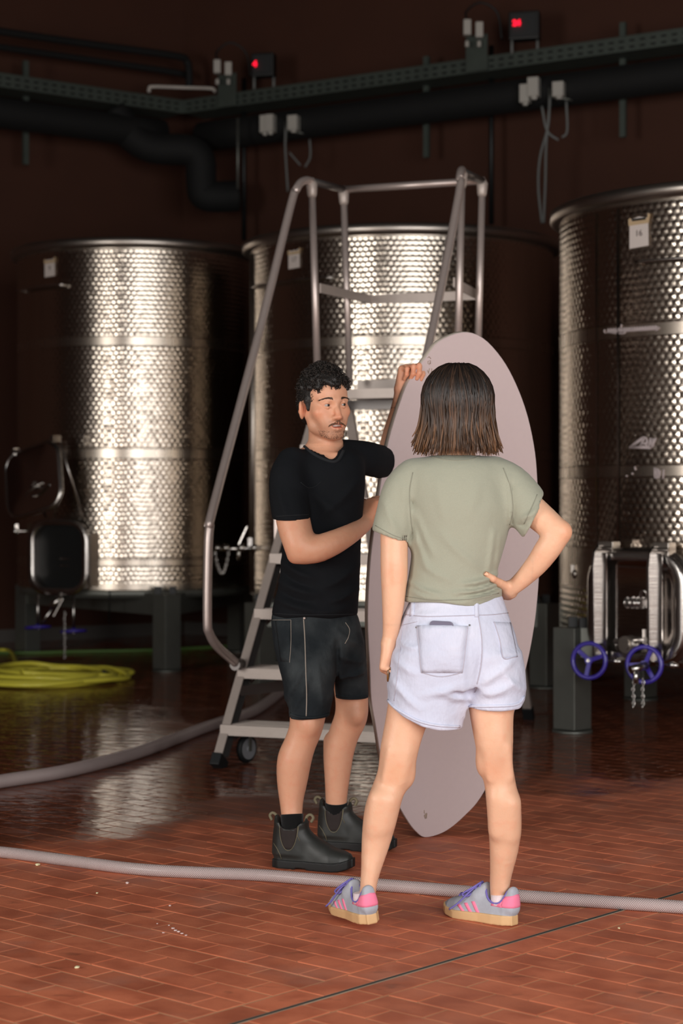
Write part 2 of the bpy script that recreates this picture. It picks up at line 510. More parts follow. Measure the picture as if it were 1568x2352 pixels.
CORN = Vector((-1.52, 18.0, 0)); DR = Vector((.842, -.539, 0)); DL = Vector((-.80, -.60, 0)); WH = 7.2
def wall(name, a, b, h, mat, nin, z0=0):
    """wall slab whose inner face runs a-b; nin points into the room"""
    a, b, n = Vector(a), Vector(b), Vector(nin)
    mb = MB()
    v = [a+Vector((0, 0, z0)), b+Vector((0, 0, z0)), b-n*.25+Vector((0, 0, z0)), a-n*.25+Vector((0, 0, z0))]
    mb.add(v+[q+Vector((0, 0, h-z0)) for q in v], [(0, 1, 2, 3), (7, 6, 5, 4), (0, 4, 5, 1), (1, 5, 6, 2), (2, 6, 7, 3), (3, 7, 4, 0)])
    return struct(mb.build(name, mat))
NR = Vector((-.539, -.842, 0)); NL = Vector((.60, -.80, 0))
wall('wall_right', CORN, CORN+DR*15, WH, M['wall'], NR)
wall('wall_left', CORN, CORN+DL*11, WH, M['wall'], NL)
xr = CORN+DR*15; xl = CORN+DL*11
wall('wall_side_right', (xr.x, xr.y, 0), (xr.x, -.9, 0), WH, M['wall'], (-1, 0, 0))
wall('wall_side_left', (xl.x, xl.y, 0), (-7.0, 2.5, 0), WH, M['wall'], (1, 0, 0))
wall('wall_front_left', (-7.0, -.9, 0), (-1.4, -.9, 0), WH, M['wall'], (0, 1, 0))
wall('wall_front_right', (7.2, -.9, 0), (xr.x, -.9, 0), WH, M['wall'], (0, 1, 0))
wall('wall_front_lintel', (-1.4, -.9, 0), (7.2, -.9, 0), WH, M['wall'], (0, 1, 0), 4.3)
wall('wall_gate_side', (-7, -.9, 0), (-7, -.1, 0), WH, M['wall'], (1, 0, 0))
wall('wall_gate_lintel', (-7, -.1, 0), (-7, 2.5, 0), WH, M['wall'], (1, 0, 0), 4.5)
mb = MB(); mb.box((0, 8, WH+.1), (34, 26, .2)); struct(mb.build('ceiling', M['wall_dark']))
for nm, a, d, L, n in (('baseboard_right', CORN, DR, 14.8, NR), ('baseboard_left', CORN, DL, 10.8, NL)):
    mb = MB(); mb.bar(a+d*.02+n*.008+Vector((0, 0, .06)), a+d*L+n*.008+Vector((0, 0, .06)), .014, .12); struct(mb.build(nm, M['skirting']))

# ------------------------------------------------------------------ cable tray, pipes and fittings high on the wall
TC = Vector(((420-784)/FOC*17.3, 17.3, 0))                # tray corner
def on_tray(px, side):
    """point on the tray line (z = 0) seen in column px"""
    d = DR if side == 'r' else DL
    k = (px-784)/FOC
    t = (TC.x-k*TC.y)/(k*d.y-d.x)
    return TC+d*t
def zat(p, py): return HC-(py-HZ)/FOC*p.y
ZT = zat(TC, 232)
def tray(name, d, n, L, label):
    root = thing(name, label, 'cable tray', TC+Vector((0, 0, ZT)))
    mb = MB()
    a = TC+Vector((0, 0, ZT-.055)); b = a+d*L
    mb.bar(a, b, .004, .115)                                   # front flange
    mb.bar(a-n*.16+Vector((0, 0, -.055)), b-n*.16+Vector((0, 0, -.055)), .32, .004)   # floor of the tray
    mb.bar(a-n*.32, b-n*.32, .004, .115)
    for z in (-.058, .058): mb.bar(a+Vector((0, 0, z))+n*.005, b+Vector((0, 0, z))+n*.005, .012, .008)
    mb.build('tray_channel', M['tray'], root)
    mb = MB()
    for i in range(int(L/.09)):
        q = a+d*(.05+i*.09)+n*.0035
        for z in (-.028, .022): mb.bar(q+Vector((0, 0, z)), q+d*.045+Vector((0, 0, z)), .003, .016)
    stuff(mb.build('slot', M['black'], root))
    return root
tr_r = tray('cable_tray', DR, NR, 7.0, 'long perforated zinc cable tray sloping up to the upper right')
tr_l = tray('cable_tray', DL, NL, 4.5, 'perforated zinc cable tray along the left wall, top left')
for px, side, y0, y1, root in ((947, 'r', 130, 362, tr_r), (1402, 'r', 52, 315, tr_r), (88, 'l', 140, 378, tr_l)):
    q = on_tray(px, side); n = NR if side == 'r' else NL
    q2 = q-n*.24
    mb = MB(); mb.bar(Vector((q2.x, q2.y, zat(q2, y1))), Vector((q2.x, q2.y, zat(q2, y0))), .05, .035, up=(n.x, n.y, 0)); mb.build('strut', M['tray'], root)
def bigpipe(name, pts, r, mat, label, cat='pipe', n=16, smooth=6):
    mb = MB(); mb.tube(cr(pts, smooth), r, n); return tag(mb.build(name, mat), label, cat)
a = TC-NR*.10+Vector((0, 0, ZT-.33))
bigpipe('insulated_pipe', [a+DR*.14, a+DR*3, a+DR*7], .135, M['insul'], 'thick black insulated pipe under the cable tray on the right')
ipl = bigpipe('insulated_pipe', [a+DL*4.5+NR*.1-NL*.1, a+DL*2, a+DL*.3], .135, M['insul'], 'thick black insulated pipe with a dropping elbow, under the left cable tray')
bigpipe('black_pipe', [tuple(P(*q)) for q in ((-60, 62, 16.0), (0, 72, 16.2), (210, 102, 16.8), (400, 128, 17.3), (428, 140, 17.4), (434, 165, 17.4), (434, 205, 17.4))], .034, M['insul'], 'upper thin black pipe in the top left corner, bent down at its end')
bigpipe('black_pipe', [tuple(P(*q)) for q in ((-60, 98, 16.2), (0, 108, 16.4), (210, 138, 17.0), (400, 166, 17.5), (430, 176, 17.6))], .030, M['insul'], 'lower thin black pipe in the top left corner, straight')
mb = MB(); mb.tube(cr([tuple(P(*q)) for q in ((262, 255, 17.0), (300, 310, 17.0), (352, 340, 17.0), (430, 345, 17.0), (458, 366, 17.0), (462, 415, 17.0), (468, 446, 17.0), (496, 452, 17.0), (545, 450, 17.05))], 6), .14, 20); mb.build('pipe_elbow', M['insul'], ipl)
bigpipe('steel_rod', [tuple(P(546, 272, 16.6)), tuple(P(546, 434, 16.6))], .012, M['galv'], 'slim vertical steel rod beside the black elbow', 'rod', smooth=1)
bigpipe('bent_rail', [tuple(P(*q)) for q in ((342, 212, 17.2), (343, 203, 17.2), (352, 199, 17.2), (420, 201, 17.3), (482, 203, 17.2), (492, 207, 17.2), (494, 212, 17.2))], .015, M['white_plastic'], 'pale bent rail above the tray corner', 'rail')
for px, y0, y1, lab in ((560, 180, 552, 'black vertical conduit between the left and middle tanks'), (1128, 105, 515, 'black vertical conduit on the wall behind the stepladder rail')):
    q = on_tray(px, 'r')-NR*.37
    k = (px-784)/FOC; q = Vector((k*q.y, q.y, 0))
    bigpipe('conduit', [(q.x, q.y, zat(q, y1)), (q.x, q.y, zat(q, y0))], .022, M['black'], lab, 'conduit', 10, 1)

def display(px0, px1, y0, y1, label, digits, dpx, dpy, dh):
    q = on_tray((px0+px1)/2, 'r'); q = q-NR*.02
    w = (px1-px0)/FOC*q.y*.92; h = (y1-y0)/FOC*q.y
    z0 = zat(q, y1)
    root = thing('control_box', label, 'control box', (q.x, q.y, z0), 'digital control boxes on the cable tray')
    ang = R(-14)
    Mz = Matrix.Rotation(ang, 3, 'Z')
    mb = MB(); mb.box((q.x, q.y, z0+h/2), (w, .12, h*.92), Mz); mb.build('housing', M['black'], root, bevel=.012)
    mb = MB(); mb.box(Vector((q.x, q.y, z0+h/2))+Mz @ Vector((0, -.064, 0)), (w*.8, .006, h*.7), Mz); mb.build('screen', M['rubber'], root, bevel=.002)
    cu = bpy.data.curves.new('digits', 'FONT'); cu.body = digits; cu.size = dh/FOC*q.y*1.35; cu.extrude = .002; cu.align_x = 'CENTER'; cu.align_y = 'CENTER'; cu.offset = .004
    me = to_mesh(cu)
    c = P(dpx, dpy, q.y-.075)
    me.transform(Matrix.Translation(c) @ Mz.to_4x4() @ Matrix.Rotation(PI/2, 4, 'X'))
    link('digits', me, M['led'], root)
    for dx in (-.42, .42):
        mb = MB(); mb.cyl((q.x+dx*w, q.y, z0-.10), (q.x+dx*w, q.y, z0+.02), .012, 8); mb.build('bracket', M['greywire'], root)
    return root
def to_mesh(cu):
    o = bpy.data.objects.new('tmp', cu); COL.objects.link(o)
    dg = bpy.context.evaluated_depsgraph_get()
    me = bpy.data.meshes.new_from_object(o.evaluated_get(dg))
    bpy.data.objects.remove(o); return me
display(574, 632, 122, 180, 'black control box with red digit on the tray, near the corner', '4', 585, 147, 13)
display(1164, 1240, 26, 96, 'black control box with red digits on the tray, at top right', '24', 1186, 53, 13)
def plugs(px, y0, y1, label):
    q = on_tray(px, 'r')+NR*.07
    s = q.y/FOC
    root = thing('socket_pair', label, 'socket', (q.x, q.y, zat(q, y1)), 'grey plug sockets on the cable tray')
    mb = MB(); mb.box((q.x+.03, q.y+.03, zat(q, y1+26)), (.20, .02, .30), Matrix.Rotation(R(-32), 3, 'Z')); mb.build('back_plate', M['tray'], root, bevel=.004)
    for dx, top in ((-.055, .02), (.045, .0)):
        zc = zat(q, (y0+y1)/2)
        mb = MB(); mb.box((q.x+dx, q.y-.04, zc+top), (.062, .07, (y1-y0)*s*.8)); mb.cyl((q.x+dx, q.y-.04, zc-.09), (q.x+dx, q.y-.04, zc-.14), .018, 8)
        mb.build('plug', M['greybox'], root, bevel=.006)
    top = zat(q, y0-20)
    pts = [(q.x-.055, q.y-.04, zat(q, y0)), (q.x-.06, q.y-.02, zat(q, y0-22)), (q.x+.06, q.y, zat(q, y0-44)), (q.x+.20, q.y+.02, zat(q, y0-22)), (q.x+.24, q.y+.03, zat(q, y1-4))]
    mb = MB(); mb.tube(cr(pts, 6), .009, 8); mb.build('cable', M['black'], root)
plugs(524, 142, 180, 'pair of grey plugs with looped black cable near the tray corner')
plugs(1096, 50, 94, 'pair of grey plugs with looped black cable at upper right')
def junction(px, py, w, h, root, dY=0):
    q = on_tray(px, 'r')+NR*.08
    s = q.y/FOC
    mb = MB(); mb.box((q.x, q.y, zat(q, py)), (w*s, .09, h*s), Matrix.Rotation(R(-20), 3, 'Z')); mb.box((q.x, q.y, zat(q, py)-h*s*.55), (w*s*.5, .05, h*s*.18))
    mb.build('junction_box', M['greybox'], root, bevel=.006)
    return q
def valve_set(label, boxes, cables, base):
    q = on_tray(base[0], 'r')+NR*.08
    root = thing('valve_unit', label, 'valve unit', (q.x, q.y, zat(q, base[1])), 'grey valve units hanging under the cable tray')
    for b in boxes: junction(*b, root)
    for pts, r in cables:
        mb = MB(); mb.tube(cr([tuple(P(x, y, q.y-.02)) for x, y in pts], 6), r, 8); mb.build('cable', M['greywire'], root)
    mb = MB()
    x0, y0 = base
    mb.cyl(P(x0-4, y0, q.y), P(x0+68, y0+9, q.y), .012, 8); mb.cyl(P(x0, y0-20, q.y), P(x0, y0+24, q.y), .014, 8)
    mb.build('fitting', M['galv'], root)
valve_set('grey valve unit with two boxes and cables, under the tray at right', [(1216, 216, 22, 42), (1236, 201, 26, 44), (1293, 206, 26, 34)],
          [([(1262, 222), (1258, 290), (1240, 360), (1236, 430), (1244, 512)], .010), ([(1262, 240), (1254, 330), (1252, 420), (1248, 512)], .010), ([(1244, 244), (1256, 300), (1282, 322)], .010), ([(1300, 232), (1302, 300), (1290, 316)], .010)], (1262, 222))
valve_set('grey valve unit with two boxes and cables, above the middle tank', [(620, 286, 18, 40), (633, 284, 20, 40), (686, 283, 24, 34)],
          [([(656, 290), (655, 340), (661, 440)], .010), ([(664, 350), (690, 380)], .008), ([(711, 320), (712, 360), (700, 384)], .009)], (656, 300))

# ------------------------------------------------------------------ wine tanks
def rrect(w, h, r, n=6):
    out = []
    for cx, cy, a0 in ((w/2-r, h/2-r, 0), (-w/2+r, h/2-r, 90), (-w/2+r, -h/2+r, 180), (w/2-r, -h/2+r, 270)):
        for k in range(n+1):
            a = R(a0+90*k/n); out.append((cx+r*math.cos(a), cy+r*math.sin(a)))
    return out
def loft(mb, rings, cap0=False, cap1=False, smooth=True):
    n = len(rings[0]); vs = [v for rg in rings for v in rg]; fs = []
    for i in range(len(rings)-1):
        for k in range(n):
            l = (k+1) % n; fs.append((i*n+k, i*n+l, (i+1)*n+l, (i+1)*n+k))
    mb.add(vs, fs, smooth)
    o = len(mb.v)-len(vs)
    if cap0: mb.f.append(tuple(o+k for k in range(n))[::-1]); mb.sm.append(False)
    if cap1: mb.f.append(tuple(o+(len(rings)-1)*n+k for k in range(n))); mb.sm.append(False)
def frame_m(n, up=Vector((0, 0, 1))):
    """columns: s (to the right seen from outside), up, n outward"""
    n = Vector(n).normalized(); s = up.cross(n).normalized(); u = n.cross(s)
    return Matrix((s, u, n)).transposed()
def handwheel(name, c, axis, rad, parent, spin=0, thick=.011):
    Mx = frame_m(axis, Vector((0, 0, 1)) if abs(Vector(axis).normalized().z) < .9 else Vector((0, 1, 0)))
    c = Vector(c); mb = MB()
    mb.tube([c+Mx @ Vector((rad*math.cos(a), rad*math.sin(a), 0)) for a in [2*PI*k/28 for k in range(28)]], thick, 8, closed=True)
    for k in range(3):
        a = R(spin+120*k)
        mb.bar(c+Mx @ Vector((0, 0, -.012)), c+Mx @ Vector((rad*math.cos(a), rad*math.sin(a), 0)), .022, .012, up=tuple(Mx @ Vector((0, 0, 1))))
    mb.cyl(c+Mx @ Vector((0, 0, -.022)), c+Mx @ Vector((0, 0, .014)), .020, 12)
    w = mb.build(name, M['blue'], parent, local=True)
    mb = MB(); mb.cyl(c+Mx @ Vector((0, 0, .012)), c+Mx @ Vector((0, 0, .020)), .009, 8); mb.cyl(c+Mx @ Vector((0, 0, -.10)), c+Mx @ Vector((0, 0, -.02)), .009, 8)
    mb.build('spindle', M['steel'], parent, local=True)
    return w
def chain(name, top, L, parent, sag=None):
    mb = MB(); n = int(L/.018); top = Vector(top)
    for i in range(n):
        if sag is None: c = top+Vector((.003*math.sin(i*1.3), .003*math.cos(i), -i*.018))
        else:
            t = i/(n-1); c = top.lerp(Vector(sag), t)+Vector((0, 0, -.16*4*t*(1-t)))
        ax = (Vector((1, 0, 0)) if i % 2 else Vector((0, 1, 0)))
        mb.tube([c+ax*.007*math.cos(a)+Vector((0, 0, .012*math.sin(a))) for a in [2*PI*k/8 for k in range(8)]], .0028, 5, closed=True)
    return stuff(mb.build(name, M['steel'], parent, local=True))
def sheet(root, ang, Rr, z, w, h, label, text, tsz, torn, tape=True):
    """a paper number sheet held to the shell by tape"""
    n = Vector((math.cos(ang), math.sin(ang), 0)); Mx = frame_m(n); c = n*(Rr+.008)+Vector((0, 0, z))
    mb = MB(); nx = 8
    for s in (0, .0015):
        pass
    poly = [(-w/2, -h/2), (w/2, -h/2+h*.04), (w/2*.97, h/2)]+[(w/2*.97-w*.97*k/torn, h/2+(h*.10 if k % 2 else 0)*random.uniform(.3, 1)) for k in range(1, torn)]+[(-w/2, h/2)]
    mb.prism(poly, -.001, .001, Mx, c)
    sh = mb.build('number_sheet', M['paper'], root, local=True); sh['label'] = label
    if tape:
        mb = MB(); poly = [(-w*.54, h*.30), (w*.52, h*.32), (w*.60, h*.62), (w*.48, h*.66), (w*.44, h*.50), (-w*.40, h*.46), (-w*.44, h*.58), (-w*.56, h*.52)]
        mb.prism(poly, .0012, .0026, Mx, c); mb.build('tape', M['tape'], sh, local=True)
    cu = bpy.data.curves.new('number', 'FONT'); cu.body = text; cu.size = tsz; cu.extrude = .0008; cu.align_x = 'CENTER'; cu.align_y = 'CENTER'
    me = to_mesh(cu); me.transform(Matrix.Translation(c+n*.0025) @ Mx.to_4x4()); link('number', me, M['ink'], sh, local=True)
def tank(label, c, Rr, z0, z1, bands, legs, beam=(.42, .58), legw=.15, tint=(214, 202, 188), rim=.055, seams=(), rail=None, legrot=45):
    root = thing('wine_tank', label, 'tank', (c[0], c[1], 0))
    sm = list(bands)+[(z1-.09, z1+.1), (z0-.2, z0+.05)]
    mat = mat_tank('circle_polished_steel', Rr, sm, tint=tint)
    mb = MB(); mb.lathe([(Rr, z0), (Rr, z1-.06)], n=128)
    for a, b in bands:      # narrow weld beads along the plain bands
        mb.lathe([(Rr, a-.006), (Rr+.003, a-.003), (Rr+.003, a), (Rr, a+.003)], n=96); mb.lathe([(Rr, b-.003), (Rr+.003, b), (Rr+.003, b+.003), (Rr, b+.006)], n=96)
    mb.lathe([(Rr, z0), (Rr*.93, z0-.035), (Rr*.5, z0-.09), (.001, z0-.11)], n=96)
    mb.build('shell', mat, root, local=True)
    mb = MB(); mb.lathe([(Rr-.01, z1-.075), (Rr+rim*.6, z1-.075), (Rr+rim, z1-.06), (Rr+rim, z1-.008), (Rr+rim-.012, z1), (Rr-.05, z1), (Rr-.06, z1-.05), (.01, z1-.03)], n=128)
    mb.build('rim', M['steel_rim'], root, local=True)
    for lx, ly in legs:
        mb = MB(); Mz = Matrix.Rotation(R(legrot), 3, 'Z')
        mb.box((lx, ly, beam[1]/2+.01), (legw, legw, beam[1]-.02), Mz)
        mb.build('leg', M['galv'], root, local=True, bevel=.004)
        mb = MB(); mb.cyl((lx, ly, 0), (lx, ly, .014), legw*.74, 20); mb.build('foot_plate', M['galv'], root, local=True)
    mb = MB(); m = len(legs)
    for i in range(m):
        a, b = Vector((*legs[i], 0)), Vector((*legs[(i+1) % m], 0)); z = Vector((0, 0, (beam[0]+beam[1])/2)); e = -(b-a).normalized()*.02
        mb.bar(a+z-e, b+z+e, .10, beam[1]-beam[0])
    mb.lathe([(Rr*.86, beam[1]-.04), (Rr*.98, beam[1]-.04), (Rr*.98, z0+.005), (Rr*.86, z0+.005)], n=64)
    mb.build('support_frame', M['galv'], root, local=True)
    for lx, ly in legs:
        for s in (-1, 1):
            mb = MB(); d = Vector((ly, -lx, 0)).normalized()*s*.055; mb.box(Vector((lx, ly, beam[1]+.025))+d-Vector((lx, ly, 0)).normalized()*.04, (.05, .05, .06)); mb.build('clip', M['black'], root, local=True)
    for a0, a1 in seams:
        mb = MB(); mb.lathe([(Rr+.001, z0+.1), (Rr+.006, z0+.1), (Rr+.006, z1-.1), (Rr+.001, z1-.1)], n=6, a0=a0, a1=a1); mb.build('weld_seam', M['steel'], root, local=True)
    if rail:
        a0, a1, z = rail
        mb = MB(); mb.tube([((Rr+.05)*math.cos(a), (Rr+.05)*math.sin(a), z) for a in np.linspace(a0, a1, 26)], .010, 8)
        for a in (a0, a1): mb.cyl((Rr*math.cos(a), Rr*math.sin(a), z), ((Rr+.05)*math.cos(a), (Rr+.05)*math.sin(a), z), .008, 8)
        mb.build('ring_rail', M['steel'], root, local=True)
    return root
LT = (-1.66, 15.1); MT = (.44, 13.8); RTK = (2.425, 10.9)
t_left = tank('left steel wine tank on legs with open hatch, yellow hose in front', LT, .94, .605, 3.27, [(2.455, 2.525), (1.60, 1.675), (.785, .835)],
              [(.35, -1.06), (-.97, .60), (.80, .72)], rail=(R(-152), R(-118), 2.92))
t_mid = tank('middle steel wine tank directly behind the stepladder', MT, 1.115, .60, 3.16, [(2.335, 2.40), (1.57, 1.64), (.785, .835)],
             [(-1.0, -.95), (.95, -1.0), (.95, 1.0), (-.95, 1.0)], rail=(R(-157), R(-116), 2.80))
t_right = tank('right steel wine tank numbered 16 with closed hatch and blue handwheels', RTK, 1.15, .42, 2.97, [(2.165, 2.235), (1.41, 1.47), (.80, 1.02)],
               [(-1.15, -.55), (.6, -1.15), (1.15, .5), (-.5, 1.15)], seams=((R(-143.2), R(-142.4)), (R(-152), R(-151.4))), rail=(R(-135), R(-92), 2.56))
def ang_at(px, c, Rr):
    """angle on a tank whose silhouette point is seen in column px (front side)"""
    k = (px-784)/FOC; best = None
    for i in range(-1800, 1):
        a = R(i/10); x, y = c[0]+Rr*math.cos(a), c[1]+Rr*math.sin(a)
        if x*c[0]*0+1 and (math.cos(a)*x+math.sin(a)*y) < 0:
            e = abs(x/y-k)
            if best is None or e < best[0]: best = (e, a)
    return best[1]
sheet(t_left, ang_at(116, LT, .94), .94, 3.06, .11, .13, 'white number sheet with torn top', '9', .05, 5)
sheet(t_mid, ang_at(677, MT, 1.115), 1.115, 2.95, .108, .122, 'white number sheet with torn taped top', '17', .05, 6)
sheet(t_right, ang_at(1469, RTK, 1.15), 1.15, 2.72, .125, .155, 'white number sheet reading 16 with a dark slot', '16', .048, 2)
a = ang_at(1470, RTK, 1.15); n = Vector((math.cos(a), math.sin(a), 0))
mb = MB(); Mx = frame_m(n); mb.prism(rrect(.092, .012, .005, 3), 0, .002, Mx, n*1.1615+Vector((0, 0, 2.795))); mb.build('slot', M['black'], t_right, local=True)
# white chalk marks on the right tank, three lines of scrawl
def chalk(root, c, Rr, strokes, label, r=.0045):
    mb = MB()
    for st in strokes:
        pts = []
        for px, py in st:
            a = ang_at(px, c, Rr); y = c[1]+Rr*math.sin(a)
            pts.append(((Rr+.003)*math.cos(a), (Rr+.003)*math.sin(a), HC-(py-HZ)/FOC*y))
        mb.tube(cr(pts, 3) if len(pts) > 2 else pts, r, 6)
    o = mb.build('chalk_mark', M['chalk'], root, local=True); o['label'] = label
zig = [[(1389, 757), (1388, 762), (1391, 764)]]
for i in range(19):
    x = 1396+i*6.0; zig.append([(x, 765-i*.35), (x+1.5, 755-i*.4), (x+4, 764-i*.35)])
zig += [[(1396, 758), (1510, 752)], [(1398, 764), (1432, 766), (1436, 758)], [(1428, 745), (1426, 754)], [(1450, 756), (1511, 751), (1507, 760)]]
chalk(t_right, RTK, 1.15, zig, 'line of smudged white scrawl')
chalk(t_right, RTK, 1.15, [[(1446, 1028), (1474, 1006), (1484, 1006)], [(1446, 1028), (1494, 1029)], [(1480, 1007), (1470, 1024)], [(1484, 1006), (1487, 1016), (1482, 1024)], [(1490, 1029), (1494, 1006)], [(1494, 1006), (1497, 1028)], [(1497, 1028), (1506, 1006)], [(1452, 1025), (1476, 1008)], [(1458, 1026), (1490, 1026)], [(1486, 1010), (1484, 1027)], [(1473, 1021), (1484, 1017)], [(1500, 1007), (1500, 1026)]], 'white hand-drawn letters', .006)
chalk(t_right, RTK, 1.15, [[(1503, 1074), (1504, 1098)], [(1507, 1075), (1508, 1100)], [(1511, 1076), (1512, 1098)], [(1516, 1080), (1514, 1096)], [(1524, 1078), (1523, 1100)], [(1503, 1076), (1517, 1084)], [(1504, 1098), (1514, 1096)], [(1458, 1072), (1460, 1080)], [(1452, 1086), (1453, 1090)], [(1439, 1092), (1440, 1095)]], 'white scribble on the plain band', .005)

def hatch_ring(mb, Mx, c, w, h, prof):
    """rounded rectangular ring following a profile of (offset, n) pairs"""
    rings = []
    for off, nn in prof:
        rings.append([Mx @ Vector((x, y, nn))+c for x, y in rrect(w+2*off, h+2*off, min(w, h)*.28+off, 7)])
    loft(mb, rings)
# left tank: hatch standing open, its lid swung up
def hatch_open(root, Rr, ang, z, w, h):
    n = Vector((math.cos(ang), math.sin(ang), 0)); Mx = frame_m(n); c = n*(Rr-.02)+Vector((0, 0, z))
    mb = MB(); hatch_ring(mb, Mx, c, w, h, [(.02, -.03), (.02, .085), (.045, .09), (.045, .105), (.0, .105), (-.012, .09), (-.012, -.03)])
    fr = mb.build('hatch_frame', M['steel'], root, local=True)
    mb = MB(); loft(mb, [[Mx @ Vector((x, y, .022))+c for x, y in rrect(w-.02, h-.02, w*.27, 7)], [Mx @ Vector((x, y, .021))+c for x, y in rrect(.02, .02, .008, 7)]], cap1=True); mb.build('opening', M['black'], fr, local=True)  # black sheet across the hatch, standing for the dark inside of the tank
    mb = MB(); mb.box(c+Mx @ Vector((w*.5+.05, -.02, .03)), (.012, .10, h*.8), Mx @ Matrix(((0, 0, 1), (1, 0, 0), (0, 1, 0))).transposed() if False else Matrix.Rotation(ang, 3, 'Z') @ Matrix.Rotation(PI/2, 3, 'Z')); mb.build('side_plate', M['steel_rim'], fr, local=True)
    return fr, c, Mx, n
ang = ang_at(132, LT, 1.02)
fr, hc, hM, hn = hatch_open(t_left, .94, ang, .855, .48, .50)
# the lid, tilted outward above the opening
lc = P(80, 1103, 14.0)-Vector((*LT, 0)); tilt = Matrix.Rotation(R(14), 3, hM @ Vector((0, 0, 1))) @ Matrix.Rotation(R(-12), 3, hM @ Vector((1, 0, 0)))
lM = tilt @ hM
mb = MB()
loft(mb, [[lM @ Vector((x, y, nn))+lc for x, y in rrect(.50+2*o, .50+2*o, .12+o, 7)] for o, nn in ((0, 0), (.02, .004), (.026, .02), (.020, .035), (0, .038))])
lid = mb.build('hatch_lid', M['steel'], fr, local=True); lid['label'] = 'open hatch lid swung up'
mb = MB(); loft(mb, [[lM @ Vector((x, y, nn))+lc for x, y in rrect(.50*k, .50*k, .12*k, 7)] for k, nn in ((1.0, .006), (.9, -.012), (.5, -.03), (.02, -.034))], cap1=True)
mb2 = MB(); loft(mb2, [[lM @ Vector((x, y, nn))+lc for x, y in rrect(.49*k, .49*k, .12*k, 7)] for k, nn in ((1.0, .030), (.85, .024), (.3, .020), (.02, .019))], cap1=True)
mb2.build('lid_panel', M['steel_mirror'], fr, local=True); mb.build('lid_back', M['steel_mirror'], fr, local=True)
mb = MB(); hcen = lc+lM @ Vector((.02, -.06, .03)); mb.cyl(hcen+lM @ Vector((-.03, .0, 0)), hcen+lM @ Vector((.03, .005, .03)), .020, 10)
mb.tube(cr([hcen+lM @ Vector(v) for v in ((-.07, -.05, .02), (-.02, -.045, .045), (.05, -.02, .04), (.10, .0, .02))], 5), .010, 8); mb.build('lid_handle', M['steel'], fr, local=True)
for sx in (-.16, .22):
    mb = MB(); mb.box(lc+lM @ Vector((sx, .27, .0)), (.028, .10, .05), Matrix.Rotation(ang+PI/2, 3, 'Z')); mb.cyl(lc+lM @ Vector((sx, .30, -.04)), hc+hM @ Vector((sx*.9, .30, .06)), .010, 8); mb.build('hinge', M['steel'], fr, local=True)
for px, py, y0 in ((87, 1441, 1372), (169, 1450, 1376)):
    Yw = 14.25
    w = P(px, py, Yw)-Vector((LT[0], LT[1], 0)); t0 = P(px, y0, Yw)-Vector((LT[0], LT[1], 0))
    mb = MB(); mb.cyl(t0+Vector((0, 0, .03)), w, .010, 8); mb.build('bolt', M['steel'], fr, local=True)
    handwheel('handwheel', w, (0.06, -.10, -1), .092, fr, 30)
v0 = P(125, 1390, 14.2)-Vector((*LT, 0))
mb = MB(); mb.cyl(v0+Vector((.05, 0, .10)), v0+Vector((0, 0, -.02)), .020, 10); mb.cyl(v0, v0+Vector((-.11, 0, -.16)), .013, 8); mb.cyl(v0+Vector((-.03, -.02, -.02)), v0+Vector((.06, -.02, .07)), .024, 10)
mb.bar(v0+Vector((.0, -.03, -.08)), v0+Vector((.07, -.03, .05)), .03, .006); mb.build('tap', M['steel'], fr, local=True)
chain('chain', P(148, 1405, 14.15)-Vector((*LT, 0)), .36, fr)
mb = MB(); q = P(36, 1220, 14.6)-Vector((*LT, 0)); mb.cyl(q, q+Vector((.20, .10, 0)), .016, 8); mb.ball(q, .028); mb.box(q+Vector((.01, 0, .02)), (.025, .03, .07)); mb.build('side_tap', M['steel'], t_left, local=True)
mb = MB(); mb.tube([P(x, y, 14.18)-Vector((*LT, 0)) for x, y in ((256, 1238), (250, 1245), (247, 1262), (250, 1300), (252, 1360), (250, 1430))], .006, 6); mb.build('sensor_wire', M['black'], t_left, local=True)

